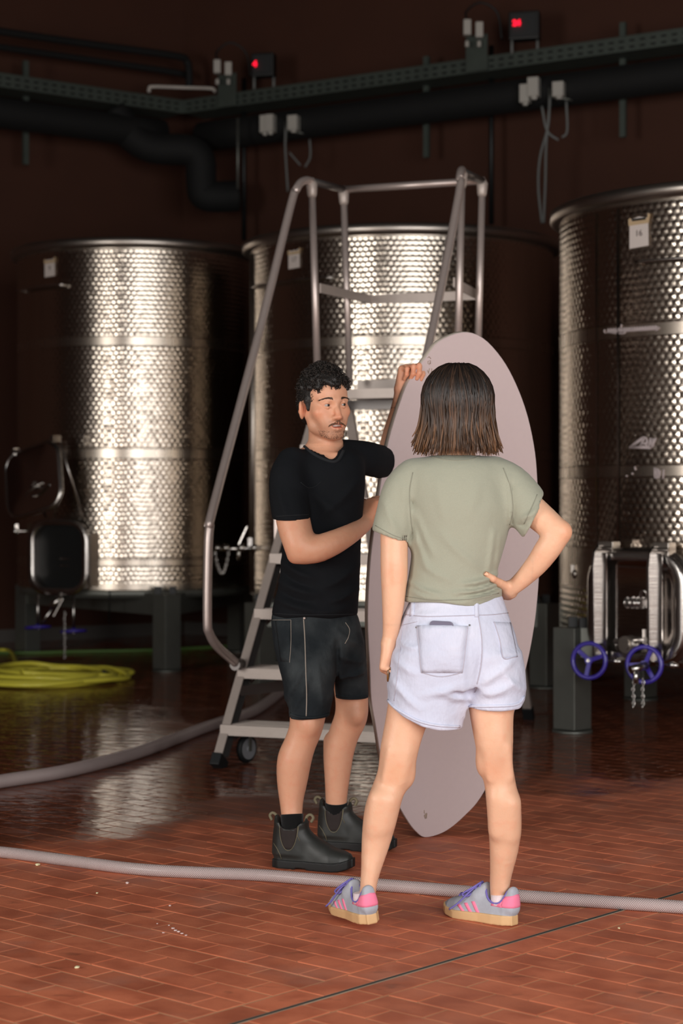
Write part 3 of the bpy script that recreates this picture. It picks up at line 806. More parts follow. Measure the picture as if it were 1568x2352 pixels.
# right tank: closed hatch with two clamp arms
def hatch_closed(root, c0, Rr, ang, z, w, h):
    n = Vector((math.cos(ang), math.sin(ang), 0)); Mx = frame_m(n); c = n*(Rr-.03)+Vector((0, 0, z))
    mb = MB(); hatch_ring(mb, Mx, c, w, h, [(.0, -.06), (.0, .075), (.02, .08), (.02, .095), (.0, .10)])
    fr = mb.build('hatch_frame', M['steel'], root, local=True)
    mb = MB(); hatch_ring(mb, Mx, c, w-.01, h-.01, [(.0, .10), (.018, .104), (.018, .116), (.004, .120), (.016, .124), (.016, .138), (.0, .148), (-.035, .142)])
    mb.build('hatch_rim', M['steel'], fr, local=True)
    mb = MB(); loft(mb, [[Mx @ Vector((x, y, nn))+c for x, y in rrect((w-.075)*k, (h-.075)*k, w*.22*k, 7)] for k, nn in ((1.0, .142), (.95, .128), (.8, .120), (.4, .118), (.03, .117))], cap1=True)
    mb.build('hatch_door', M['steel_mirror'], fr, local=True)
    for sx, spin in ((-w*.37, 20), (w*.22, 65)):
        mb = MB()
        prof = [(-.30, .16), (-.28, .205), (.22, .215), (.30, .20), (.335, .16), (.33, .10), (.28, .165), (.10, .158), (-.12, .158), (-.24, .150)]
        pr = [(y*h/.60, nn) for y, nn in prof]
        vs = [Mx @ Vector((sx+s, y, nn))+c for s in (-.007, .007) for y, nn in pr]; k = len(pr)
        mb.add(vs, [tuple(range(k)), tuple(range(k, 2*k))[::-1]]+[(i, k+i, k+(i+1) % k, (i+1) % k) for i in range(k)])
        mb.box(c+Mx @ Vector((sx+.033, 0, .168)), (.055, .006, h*.98), Matrix.Rotation(ang+PI/2, 3, 'Z'))
        mb.build('clamp_arm', M['steel'], fr, local=True)
        mb = MB(); mb.box(c+Mx @ Vector((sx+.035, h*.53, .11)), (.10, .07, .075), Matrix.Rotation(ang+PI/2, 3, 'Z')); mb.cyl(c+Mx @ Vector((sx-.02, h*.53, .15)), c+Mx @ Vector((sx+.09, h*.53, .15)), .012, 8); mb.build('hinge_block', M['steel_rim'], fr, local=True, bevel=.006)
        wc = c+Mx @ Vector((sx-.01, -h*.5-.005, .23))
        handwheel('handwheel', wc, n+Vector((.25, -.1, .05)), .093, fr, spin, .0125)
        mb = MB(); mb.cyl(c+Mx @ Vector((sx+.02, -h*.5-.01, .16)), c+Mx @ Vector((sx+.15, -h*.5-.005, .16)), .010, 8); mb.cyl(c+Mx @ Vector((sx+.10, -h*.5-.005, .16)), c+Mx @ Vector((sx+.13, -h*.5-.005, .16)), .018, 8); mb.build('swing_bolt', M['steel'], fr, local=True)
    mb = MB(); q = c+Mx @ Vector((.0, .02, .145)); mb.cyl(q+Mx @ Vector((-.05, 0, 0)), q+Mx @ Vector((.05, .0, .0)), .024, 12)
    for d in (-.045, -.015, .015, .045): mb.cyl(q+Mx @ Vector((d-.004, 0, 0)), q+Mx @ Vector((d+.004, 0, 0)), .030, 12)
    mb.tube(cr([q+Mx @ Vector(v) for v in ((.04, .02, 0), (.06, .06, .02), (.085, .065, .02), (.095, .03, .01))], 4), .008, 8)
    mb.build('sample_valve', M['steel'], fr, local=True)
    mb = MB(); q = c+Mx @ Vector((-.02, -.20, .14)); mb.cyl(q, q+Mx @ Vector((0, 0, .06)), .046, 18); mb.cyl(q+Mx @ Vector((0, 0, .05)), q+Mx @ Vector((0, 0, .07)), .030, 18); mb.cyl(q+Mx @ Vector((-.09, .01, .02)), q+Mx @ Vector((.11, .03, .03)), .016, 10); mb.box(q+Mx @ Vector((.10, .05, .03)), (.02, .02, .07)); mb.build('drain_cap', M['steel_rim'], fr, local=True)
    return fr
fr = hatch_closed(t_right, RTK, 1.15, ang_at(1462, RTK, 1.24), .715, .60, .58)
for dx in (-.012, .012): chain('chain', P(1465+dx*900, 1560, 9.75)-Vector((*RTK, 0)), .17, fr)
mb = MB(); q = P(1460, 1552, 9.75)-Vector((*RTK, 0)); mb.cyl(q+Vector((-.03, 0, .03)), q+Vector((.06, .04, .05)), .022, 10); mb.cyl(q+Vector((0, 0, .03)), q+Vector((0, 0, -.04)), .016, 8); mb.build('bottom_tap', M['steel'], t_right, local=True)
mb = MB(); q = P(1322, 1318, 10.6)-Vector((*RTK, 0)); mb.cyl(q, q+Vector((.20, .08, 0)), .022, 10); mb.ball(q+Vector((-.005, 0, 0)), (.02, .03, .03)); mb.box(q+Vector((-.02, 0, .03)), (.018, .018, .04)); mb.build('side_tap', M['steel_rim'], t_right, local=True)
# middle tank: tap with a hanging chain, seen between the stepladder and its rail
q = P(600, 1258, 13.28)-Vector((*MT, 0))
mb = MB(); mb.cyl(q+Vector((.05, .02, 0)), q+Vector((-.33, 0, -.01)), .014, 8)
for d, r in ((-.05, .026), (-.14, .030), (-.25, .026), (-.31, .020)): mb.cyl(q+Vector((d-.02, 0, 0)), q+Vector((d+.02, 0, 0)), r, 10)
mb.bar(q+Vector((-.16, 0, .02)), q+Vector((-.10, -.01, .15)), .02, .008); mb.cyl(q+Vector((-.16, 0, 0)), q+Vector((-.16, 0, -.09)), .012, 8); mb.box(q+Vector((-.08, 0, .04)), (.03, .03, .06))
mb.build('outlet_tap', M['steel'], t_mid, local=True)
chain('chain', q+Vector((-.33, 0, -.02)), .5, t_mid, sag=tuple(q+Vector((-.23, 0, -.02))))
handwheel('handwheel', P(602, 1446, 13.0)-Vector((*MT, 0)), (.75, -.65, .1), .095, t_mid, 10)
mb = MB(); q = P(581, 900, 13.52)-Vector((*MT, 0)); mb.cyl((q.x, q.y, .62), (q.x, q.y, 3.06), .024, 12); mb.build('reflection_tube', M['steel_rim'], t_mid, local=True)  # added tube standing for the bright reflection strip on the tank's left edge
# ------------------------------------------------------------------ rolling platform stepladder
WV = Vector((.934, -.358, 0)); DV = Vector((.358, .934, 0))
FL = G(490, 1768); FL.z = 0
TL = Vector((-.125, 9.95, 1.845))
WB = .922                                              # width at the foot
CEN = FL+WV*(WB/2)
def mir(p):
    p = Vector(p); d = (p-CEN).dot(WV); return p-WV*(2*d)
lad = thing('stepladder', 'aluminium rolling platform stepladder with tube handrails, behind the person in black', 'ladder', CEN)
def stile_at(t): return FL.lerp(TL, t)
for sd in (0, 1):
    mf = mir if sd else (lambda p: Vector(p))
    a, b = FL+Vector((0, 0, .05)), TL+Vector((0, 0, -.02))
    a = FL.lerp(TL, .025)
    mb = MB(); w = WV*.022
    q = [mf(v) for v in (a-w, a+w, a+w+DV*.008, a-w+DV*.008)]; q2 = [mf(v) for v in (b-w, b+w, b+w+DV*.008, b-w+DV*.008)]
    mb.add(q+q2, [(0, 1, 2, 3), (7, 6, 5, 4), (0, 4, 5, 1), (1, 5, 6, 2), (2, 6, 7, 3), (3, 7, 4, 0)])
    st = mb.build('stile', M['alu_step'], lad)
    mb = MB()
    q = [mf(v) for v in (a-w+DV*.008, a-w*.3+DV*.008, a-w*.3+DV*.095, a-w+DV*.095)]; q2 = [mf(v) for v in (b-w+DV*.008, b-w*.3+DV*.008, b-w*.3+DV*.095, b-w+DV*.095)]
    mb.add(q+q2, [(0, 1, 2, 3), (7, 6, 5, 4), (0, 4, 5, 1), (1, 5, 6, 2), (2, 6, 7, 3), (3, 7, 4, 0)])
    q = [mf(v) for v in (a-w+DV*.087, a+w+DV*.087, a+w+DV*.095, a-w+DV*.095)]; q2 = [mf(v) for v in (b-w+DV*.087, b+w+DV*.087, b+w+DV*.095, b-w+DV*.095)]
    mb.add(q+q2, [(0, 1, 2, 3), (7, 6, 5, 4), (0, 4, 5, 1), (1, 5, 6, 2), (2, 6, 7, 3), (3, 7, 4, 0)])
    q = [mf(v) for v in (a-w*.3+DV*.035, a+DV*.035, a+DV*.06, a-w*.3+DV*.06)]; q2 = [mf(v) for v in (b-w*.3+DV*.035, b+DV*.035, b+DV*.06, b-w*.3+DV*.06)]
    mb.add(q+q2, [(0, 1, 2, 3), (7, 6, 5, 4), (0, 4, 5, 1), (1, 5, 6, 2), (2, 6, 7, 3), (3, 7, 4, 0)])
    mb.build('web', M['alu_dark'], st)
    mb = MB(); mb.bar(mf(FL+DV*.045), mf(FL.lerp(TL, .028)+DV*.045), .050, .105, up=tuple(mf(FL+DV)-mf(FL))); mb.build('rubber_foot', M['rubber'], st, bevel=.004)
zs = [.19, .45, .73, 1.0, 1.28, 1.56]
TD = .215
for i, z in enumerate(zs):
    t = z/1.845
    l = stile_at(t); l.z = z; r = mir(l); ov = .012 if i else .02
    mb = MB()
    l2, r2 = l-WV*ov-DV*.015, r+WV*ov-DV*.015
    mb.add([l2+Vector((0, 0, -.038)), r2+Vector((0, 0, -.038)), r2+DV*.022+Vector((0, 0, -.038)), l2+DV*.022+Vector((0, 0, -.038)), l2+Vector((0, 0, .012)), r2+Vector((0, 0, .012)), r2+DV*.022+Vector((0, 0, .012)), l2+DV*.022+Vector((0, 0, .012))],
           [(3, 2, 1, 0), (4, 5, 6, 7), (0, 1, 5, 4), (1, 2, 6, 5), (2, 3, 7, 6), (3, 0, 4, 7)])
    for z2 in (-.025, -.012, .001):
        mb.bar(l2-DV*.0018+Vector((0, 0, z2)), r2-DV*.0018+Vector((0, 0, z2)), .004, .006)
    l3, r3 = l+WV*.016, r-WV*.016
    mb.bar(l3+DV*(TD/2)+Vector((0, 0, .004)), r3+DV*(TD/2)+Vector((0, 0, .004)), TD, .012)
    for k in range(9):
        mb.bar(l3+DV*(.03+k*.021)+Vector((0, 0, .0115)), r3+DV*(.03+k*.021)+Vector((0, 0, .0115)), .009, .003)
    mb.bar(l3+DV*TD+Vector((0, 0, -.012)), r3+DV*TD+Vector((0, 0, -.012)), .012, .04)
    stp = mb.build('step', M['alu_step'], lad)
    for sd in (0, 1):
        q = (l3 if sd == 0 else r3); s = 1 if sd == 0 else -1
        mb = MB(); mb.add([q+DV*.03+Vector((0, 0, -.002)), q+DV*.17+Vector((0, 0, -.002)), q+DV*.08+Vector((0, 0, -.075)), q+WV*s*.05+DV*.03+Vector((0, 0, -.002)), q+WV*s*.05+DV*.17+Vector((0, 0, -.002))],
                          [(0, 1, 2), (0, 2, 3), (1, 4, 2), (3, 2, 4), (0, 3, 4, 1)])
        mb.build('gusset', M['alu_dark'], stp)
pl, pr = TL.copy(), mir(TL); PD = .60
mb = MB(); mb.bar((pl+pr)/2-WV*((pr-pl).length/2)+DV*(PD/2)+Vector((0, 0, .01)), (pl+pr)/2+WV*((pr-pl).length/2)+DV*(PD/2)+Vector((0, 0, .01)), PD, .02)
mb.bar(pl-WV*.015+Vector((0, 0, -.002)), pr+WV*.015+Vector((0, 0, -.002)), .022, .05)
for z2 in (-.016, .0, .012): mb.bar(pl-DV*.0125+Vector((0, 0, z2)), pr-DV*.0125+Vector((0, 0, z2)), .004, .006)
mb.bar(pl+DV*PD+Vector((0, 0, -.02)), pr+DV*PD+Vector((0, 0, -.02)), .022, .06)
mb.build('platform', M['alu_step'], lad)
mb = MB(); mb.bar(pl+DV*PD+Vector((0, 0, .065)), pr+DV*PD+Vector((0, 0, .065)), .012, .09); mb.build('toe_board', M['alu_step'], lad)
mb = MB(); mb.bar(pl+DV*.30+Vector((.0, 0, -.045)), pr+DV*.30+Vector((0, 0, -.045)), .04, .05); mb.build('under_beam', M['alu_dark'], lad)
RT = .0205
p1t, p1b = P(716, 432, 9.96), P(730, 896, 9.96); p2t, p2b = P(789, 450, 10.35), P(803, 884, 10.35)
def sleeve(mb, t, b):
    d = (b-t).normalized(); mb.tube([t-d*.055, t-d*.02, t+d*.035, t+d*.05], [.012, .031, .026, .0205], 12)
railL = [P(716, 420, 9.96), P(706, 414, 9.93), P(691, 419, 9.88), P(680, 436, 9.84), P(668, 470, 9.80), P(596, 760, 9.415), P(489, 1168, 8.87), P(482, 1205, 8.85), P(478, 1260, 8.84), P(476, 1420, 8.84), P(481, 1455, 8.86), P(500, 1486, 8.93), P(545, 1526, 9.12)]
for sd in (0, 1):
    mf = mir if sd else (lambda p: Vector(p))
    pts = [mf(p) for p in railL]
    mb = MB(); mb.tube(cr([tuple(p) for p in pts], 5), RT+.001, 14); hr = mb.build('handrail', M['alu'], lad)
    mb = MB(); e = pts[-1]; mb.cyl(e-DV*.03, e+DV*.04, .028, 10); mb.build('rail_joint', M['alu_dark'], hr)
    for t, b in ((p1t, p1b), (p2t, p2b)):
        t, b = mf(t), mf(b)
        mb = MB(); mb.tube([t, b], RT*.92, 14); ps = mb.build('post', M['alu'], lad)
        mb = MB(); sleeve(mb, t, b); mb.build('sleeve', M['alu_step'], ps)
    mb = MB(); mb.tube([mf(p1t+Vector((0, 0, .035))), mf(p2t+Vector((0, 0, .035)))], RT, 12); mb.build('side_rail', M['alu_dark'], lad)
mb = MB(); up = Vector((0, 0, .035)); mb.tube([p2t+up, mir(p2t)+up], RT, 14); mb.build('back_rail', M['alu'], lad)
mb = MB()
A1 = P(735, 662, 9.95); C1 = A1+DV*.62+WV*.06
mb.bar(A1, C1, .008, .05); mb.bar(C1-WV*.004, mir(C1)+WV*.004, .008, .05); mb.bar(mir(C1), mir(A1), .008, .05)
mb.build('mid_rail', M['alu_step'], lad)
RR = G(1215, 1652); RR.z = 0
for sd in (0, 1):
    mf = mir if sd else (lambda p: Vector(p))
    a = mf(mir(TL)+DV*.45+Vector((0, 0, -.03))); b = mf(RR)
    mb = MB(); mb.bar(a, b+(a-b)*.02, .05, .028, up=tuple(DV)); lg = mb.build('rear_leg', M['alu_step'], lad)
    mb = MB(); mb.bar(b, b+(a-b)*.04, .062, .042, up=tuple(DV)); mb.build('rubber_foot', M['rubber'], lg, bevel=.004)
    s = mf(FL.lerp(TL, .19)+DV*.05); r = b+(a-b)*.20
    mb = MB(); mb.bar(s, r, .015, .05); mb.build('brace', M['alu_dark'], lad)
b0, b1 = mir(RR)+Vector((0, 0, .42)), RR+Vector((0, 0, .42))
mb = MB(); mb.bar(b0+WV*.06+DV*-.12, b1-WV*.06+DV*-.12, .02, .045); mb.build('cross_brace', M['alu_dark'], lad)
mb = MB(); q = FL.lerp(TL, .58)+DV*.12-WV*.03; mb.bar(q+Vector((0, 0, -.16)), q+Vector((0, 0, .16)), .006, .07, up=tuple(WV)); mb.bar(q+Vector((0, 0, -.16))+WV*.02, q+Vector((0, 0, .16))+WV*.02, .05, .006, up=tuple(WV)); mb.build('lock_bracket', M['alu'], lad)
for sd in (0, 1):
    mf = mir if sd else (lambda p: Vector(p))
    c = mf(P(566, 1717, 9.13)); c.z = .071
    ax = Vector((.80, -.60, 0)).normalized() if sd == 0 else Vector((.8, -.6, 0)).normalized()
    Mx = frame_m(ax)
    cs = thing.__call__ if False else None
    mb = MB(); mb.tube([c+Mx @ Vector((.054*math.cos(2*PI*k/24), .054*math.sin(2*PI*k/24), 0)) for k in range(24)], .0165, 8, closed=True); cw = mb.build('caster', M['rubber'], lad)
    mb = MB(); mb.cyl(c-ax*.017, c+ax*.017, .051, 24); mb.cyl(c-ax*.022, c+ax*.022, .016, 12); mb.build('wheel_hub', M['caster_wheel'], cw)
    mb = MB()
    for s in (-1, 1): mb.bar(c+ax*s*.024+Vector((0, 0, -.01)), c+ax*s*.024+Vector((0, 0, .085)), .004, .020, up=tuple(Mx @ Vector((1, 0, 0))))
    mb.box(c+Vector((0, 0, .088)), (.06, .06, .008)); mb.cyl(c+Vector((0, 0, .085)), c+Vector((0, 0, .13)), .012, 8); mb.build('fork', M['galv'], cw)

# ------------------------------------------------------------------ hoses
def hose(name, label, bot, r, mat, cat='hose', n=14, sub=8):
    pts = [Vector(p)+Vector((0, 0, r)) for p in bot]
    pts = [Vector(p) for p in cr([tuple(p) for p in pts], sub)]
    mb = MB(); mb.tube(pts, r, n)
    me = mb.mesh(name)
    at = me.attributes.new('suv', 'FLOAT_VECTOR', 'POINT'); s = 0; data = []
    for i, p in enumerate(pts):
        if i: s += (p-pts[i-1]).length
        for k in range(n): data += [s, min(k, n-k)/n*2, 0]
    data += [0, 0, 0]*(len(me.vertices)-len(data)//3)
    at.data.foreach_set('vector', data)
    return tag(link(name, me, mat), label, cat)
hose('suction_hose', 'thick pale braided hose lying across the floor in front of the boots', [tuple(G(*q)) for q in ((-160, 1958), (0, 1970), (150, 1989), (306, 2009), (450, 2018), (600, 2024), (780, 2039), (950, 2053), (1182, 2072), (1380, 2086), (1568, 2099), (1720, 2110))], .0205, M['hose'])
hose('suction_hose', 'thick grey hose curving from the left edge to under the stepladder', [tuple(G(*q)) for q in ((-160, 1838), (0, 1811), (153, 1786), (300, 1748), (402, 1711), (459, 1688), (509, 1671), (575, 1648), (612, 1626), (648, 1598), (690, 1570), (760, 1548))], .031, M['hose'])
# yellow hose coil
cy = G(112, 1562); pts = []
rnd = random.Random(3)
for lp in range(6):
    for k in range(14):
        a = 2*PI*k/14+.3
        rr = .46+.085*math.sin(lp*1.7)+.03*math.sin(a*2+lp)+.012*rnd.uniform(-1, 1)
        pts.append((cy.x+rr*math.cos(a)+.03*math.sin(lp), cy.y+rr*math.sin(a)*1.15+.04*math.cos(lp*2), .019+.021*(lp % 4)*(1 if math.sin(a*1.5+lp) > -.2 else .6)))
e = G(30, 1575); pts += [(cy.x-.1, cy.y-.42, .09), (cy.x+.0, cy.y-.2, .10), tuple(P(122, 1558, cy.y-.05))]
mb = MB(); mb.tube(cr(pts, 4), .0175, 10)
st = [(cy.x-.30, cy.y+.45, .03), tuple(G(20, 1500)+Vector((0, 0, .02))), tuple(G(-60, 1508)+Vector((0, 0, .02))), tuple(G(-200, 1530)+Vector((0, 0, .02)))]
mb.tube(cr(st, 5), .0165, 10)
coil = mb.build('hose_coil', M['yellow']); tag(coil, 'coiled yellow hose on the wet floor at left', 'hose')
q = P(122, 1558, cy.y-.05)
mb = MB(); mb.cyl(q, q+Vector((.05, 0, 0)), .026, 12); nz = mb.build('coupling', M['greybox'], coil)
mb = MB(); mb.cyl(q+Vector((.05, 0, 0)), q+Vector((.09, 0, 0)), .027, 12); mb.build('orange_ring', M['orange'], coil)
mb = MB(); mb.tube([q+Vector((x, 0, 0)) for x in (.09, .13, .22, .26, .34)], [.020, .026, .024, .034, .030], 12); mb.tube(cr([tuple(q+Vector(v)) for v in ((.30, 0, .02), (.36, -.02, .05), (.40, .02, .02))], 4), .014, 8); mb.build('nozzle', M['black'], coil)
hose('thin_hose', 'thin green hose running along the floor under the left tank', [(-3.6, 16.0, 0), (-2.75, 15.6, 0), (-2.2, 15.75, 0), (-1.6, 15.9, .0), (-1.0, 16.3, 0), (-.6, 16.6, 0)], .012, M['green_hose'])

# ------------------------------------------------------------------ scraps on the floor
def crumb(px, py, s, label, mat, group=None, flat=.4):
    g = G(px, py); mb = MB(); pts = []
    rg = random.Random(px*31+py)
    mb.ball((g.x, g.y, s*flat*.9), (s*rg.uniform(.7, 1), s*rg.uniform(1.0, 1.8), s*flat), n=8, m=5)
    mb.v = [(x+rg.gauss(0, s*.10), y+rg.gauss(0, s*.14), max(.0005, z)) for x, y, z in mb.v]
    return tag(mb.build('scrap', mat), label, 'scrap', group)
M['crumb'] = simple('pale_scrap', (224, 214, 172), .7)
M['foam'] = simple('white_foam', (214, 190, 184), .8)
crumb(177, 2224, .0085, 'pale cream scrap on the bricks at lower left', M['crumb'])
crumb(86, 1988, .011, 'yellowish scrap lying against the thick hose at far left', M['crumb'])
crumb(292, 2030, .009, 'curled white scrap on the bricks just below the thick hose', M['foam'])
crumb(223, 2052, .005, 'tiny cream scrap below the thick hose', M['crumb'])
crumb(390, 2081, .005, 'small white scrap on bare bricks between hose and foam specks', M['foam'])
crumb(1421, 2133, .006, 'cream scrap on the bricks at right of the dark joint', M['crumb'])
for nth, (px, py, s) in zip(('first', 'second', 'third', 'fourth', 'fifth', 'sixth', 'seventh', 'last'), ((361, 2122, .004), (375, 2143, .0045), (388, 2126, .0045), (397, 2133, .006), (403, 2138, .007), (410, 2141, .007), (418, 2145, .006), (427, 2149, .005))):
    crumb(px, py, s, 'white foam speck, %s from the left in the row at lower left' % nth, M['foam'], 'foam specks in a row', .3)

# ------------------------------------------------------------------ the board
B0 = G(975, 1923); Bt = P(1060, 762, 6.86)
bv = (Bt-B0).normalized(); bu = Vector((math.cos(R(22)), math.sin(R(22)), 0)); bu = (bu-bv*bu.dot(bv)).normalized(); bn = bu.cross(bv)   # bn towards the camera
if bn.y > 0: bn = -bn
eye = Vector((0, 0, HC))
def onboard(px, py, d=0):
    ray = (P(px, py, 1)-eye); o = B0+bn*d
    t = (o-eye).dot(bn)/ray.dot(bn); return eye+ray*t
edge_px = [(975, 1923), (1010, 1915), (1040, 1897), (1072, 1868), (1095, 1843), (1118, 1805), (1142, 1745), (1166, 1680), (1186, 1615), (1206, 1540), (1220, 1475), (1231, 1400), (1238, 1304), (1238, 1200), (1234, 1115), (1228, 1038), (1211, 955), (1185, 883), (1152, 823), (1108, 776), (1062, 763), (1008, 784), (978, 820), (940, 872), (920, 919), (891, 1015), (872, 1121), (858, 1221), (849, 1304), (844, 1420), (849, 1535), (852, 1605), (863, 1671), (876, 1748), (893, 1805), (915, 1850), (938, 1889), (955, 1910)]
outl = []
for px, py in edge_px:
    d = onboard(px, py)-B0; outl.append((d.dot(bu), d.dot(bv)))
outl = [tuple(q) for q in cr(outl, 4, closed=True)]
BM = Matrix((bu, bv, bn)).transposed()
ctr = (sum(x for x, y in outl)/len(outl), sum(y for x, y in outl)/len(outl))
nrm = []
m = len(outl)
for i in range(m):
    a, b = outl[i-1], outl[(i+1) % m]; t = Vector((b[0]-a[0], b[1]-a[1])).normalized(); nrm.append((t.y, -t.x))
def bring(off, z): return [B0+BM @ Vector((outl[i][0]-nrm[i][0]*off, outl[i][1]-nrm[i][1]*off, z)) for i in range(m)]
brd = thing('board', 'large mauve grey oval board standing upright between the two people', 'board', B0)
mb = MB(); loft(mb, [bring(.0, .0), bring(.0015, .002)], smooth=False); o = len(mb.v)-m; mb.f.append(tuple(o+k for k in range(m))); mb.sm.append(False); mb.build('deck', M['board'], brd)
mb = MB(); loft(mb, [bring(0, 0), bring(-.001, -.006), bring(-.001, -.026), bring(.004, -.033)]); o = len(mb.v)-m; mb.f.append(tuple(o+k for k in range(m))[::-1]); mb.sm.append(False); mb.build('edge', M['board_edge'], brd)
def bmark(strokes, label, r=.0022):
    mb = MB()
    for st in strokes: mb.tube([onboard(x, y, .0025) for x, y in st], r, 6)
    o = mb.build('printed_mark', M['board_mark'], brd); o['label'] = label
bmark([[(982, 822), (985, 819), (989, 824)], [(983, 836), (982, 830), (988, 828), (988, 836)], [(981, 850), (984, 856), (986, 846)], [(984, 854), (986, 846)], [(991, 846), (991, 856)], [(982, 853), (985, 858)], [(985, 838), (987, 833)]], 'small tan lettering near the top edge', .0011)
bmark([[(974, 1861), (974, 1868)], [(979.5, 1867), (976, 1881)], [(974, 1872), (975, 1878)], [(977, 1868), (974.5, 1876)], [(980, 1868), (979, 1880)]], 'small tan emblem near the bottom', .0013)
# ------------------------------------------------------------------ signed-distance modelling for bodies, clothes and shoes
def smin(a, b, k):
    if k <= 0: return np.minimum(a, b)
    h = np.maximum(k-np.abs(a-b), 0)/k
    return np.minimum(a, b)-h*h*k*.25
def smax(a, b, k): return -smin(-a, -b, k)
V3 = lambda p: np.array(p[:3], np.float32)
class Field:
    def __init__(s): s.ops = []; s.post = None
    def put(s, fn, lo, hi, k=.012, op='u'):
        s.ops.append((fn, np.array(lo, float)-.05, np.array(hi, float)+.05, k, op)); return s
    def cone(s, a, b, ra, rb, k=.012, op='u', sq=None):
        a, b = V3(a), V3(b); ab = b-a; L2 = max(float(ab @ ab), 1e-10)
        if sq is not None:
            n = V3(sq[0]); n = n/np.linalg.norm(n); fac = 1/sq[1]-1; sc = min(1, sq[1])
        def fn(X, Y, Z):
            px, py, pz = X-a[0], Y-a[1], Z-a[2]
            t = np.clip((px*ab[0]+py*ab[1]+pz*ab[2])/L2, 0, 1)
            qx, qy, qz = px-t*ab[0], py-t*ab[1], pz-t*ab[2]
            if sq is not None:
                d = (qx*n[0]+qy*n[1]+qz*n[2])*fac
                qx, qy, qz = qx+n[0]*d, qy+n[1]*d, qz+n[2]*d
            return (np.sqrt(qx*qx+qy*qy+qz*qz)-(ra+(rb-ra)*t))*(sc if sq is not None else 1)
        r = max(ra, rb)*(max(1, sq[1]) if sq is not None else 1)
        return s.put(fn, np.minimum(a, b)-r, np.maximum(a, b)+r, k, op)
    def chain(s, pts, k=.012, op='u', n=3, sq=None, grow=0):
        """pts: tuples (x, y, z, radius), smoothed; one tapering limb"""
        q = cr([tuple(p) for p in pts], n); f = Field()
        for u, v in zip(q[:-1], q[1:]): f.cone(u, v, max(u[3]+grow, .001), max(v[3]+grow, .001), .0, 'u', sq)
        return s.field(f, k, op)
    def field(s, f, k=.012, op='u'):
        """another field as one primitive"""
        lo = np.min([o[1] for o in f.ops if o[4] == 'u'], axis=0)+.05; hi = np.max([o[2] for o in f.ops if o[4] == 'u'], axis=0)-.05
        return s.put(lambda X, Y, Z: f.eval(X.ravel(), Y.ravel(), Z.ravel()), lo, hi, k, op)
    def ell(s, c, r, Mx=None, k=.012, op='u'):
        c = V3(c); r = np.array(r, np.float32)
        A = np.eye(3, dtype=np.float32) if Mx is None else np.array(Mx, np.float32)
        def fn(X, Y, Z):
            x, y, z = X-c[0], Y-c[1], Z-c[2]
            u = x*A[0, 0]+y*A[1, 0]+z*A[2, 0]; v = x*A[0, 1]+y*A[1, 1]+z*A[2, 1]; w = x*A[0, 2]+y*A[1, 2]+z*A[2, 2]
            k0 = np.sqrt((u/r[0])**2+(v/r[1])**2+(w/r[2])**2); k1 = np.sqrt((u/r[0]**2)**2+(v/r[1]**2)**2+(w/r[2]**2)**2)+1e-6
            return k0*(k0-1)/k1
        R_ = max(r); return s.put(fn, c-R_, c+R_, k, op)
    def stack(s, rows, k=.012, op='u', grow=0, p=2.2):
        """rows from top to bottom: (z, cx, cy, rx, ry) cross sections, blended along z"""
        q = np.array(cr(sorted(rows, key=lambda r: r[0]), 6)); z = q[:, 0]
        def fn(X, Y, Z):
            zz = np.clip(Z, z[0], z[-1])
            cx, cy, rx, ry = (np.interp(zz, z, q[:, i]).astype(np.float32) for i in (1, 2, 3, 4))
            rx = np.maximum(rx+grow, .004); ry = np.maximum(ry+grow, .004)
            u = np.abs((X-cx)/rx); v = np.abs((Y-cy)/ry)
            d = ((u**p+v**p+1e-9)**(1/p)-1)*np.minimum(rx, ry)
            dz = np.maximum(np.maximum(z[0]-Z, Z-z[-1]), -1)
            return np.where(dz > 0, np.sqrt(np.maximum(d, 0)**2+dz*dz)+np.minimum(d, 0)*.0, np.maximum(d, dz)).astype(np.float32)
        lo = (np.min(q[:, 1]-q[:, 3]), np.min(q[:, 2]-q[:, 4]), z[0]); hi = (np.max(q[:, 1]+q[:, 3]), np.max(q[:, 2]+q[:, 4]), z[-1])
        return s.put(fn, np.array(lo)-max(grow, 0), np.array(hi)+max(grow, 0), k, op)
    def plane(s, p, n, k=.004):
        """cut away the side n points to"""
        p = V3(p); n = V3(n); n = n/np.linalg.norm(n)
        return s.put(lambda X, Y, Z: (X-p[0])*n[0]+(Y-p[1])*n[1]+(Z-p[2])*n[2], (-99,)*3, (99,)*3, k, 'i')
    def eval(s, x, y, z):
        D = np.full((len(x), len(y), len(z)), .2, np.float32)
        ax = (x, y, z)
        for fn, lo, hi, k, op in s.ops:
            sl = []
            for i in range(3):
                a, b = np.searchsorted(ax[i], lo[i]), np.searchsorted(ax[i], hi[i]); sl.append(slice(a, b))
            if any(q.stop <= q.start for q in sl): continue
            d = fn(x[sl[0]][:, None, None], y[sl[1]][None, :, None], z[sl[2]][None, None, :]).astype(np.float32)
            sub = D[tuple(sl)]
            if op == 'u': D[tuple(sl)] = smin(sub, d, k)
            elif op == 's': D[tuple(sl)] = smax(sub, -d, k)
            else: D[tuple(sl)] = smax(sub, d, k)
        if s.post is not None: D = s.post(D, x[:, None, None], y[None, :, None], z[None, None, :]).astype(np.float32)
        return D
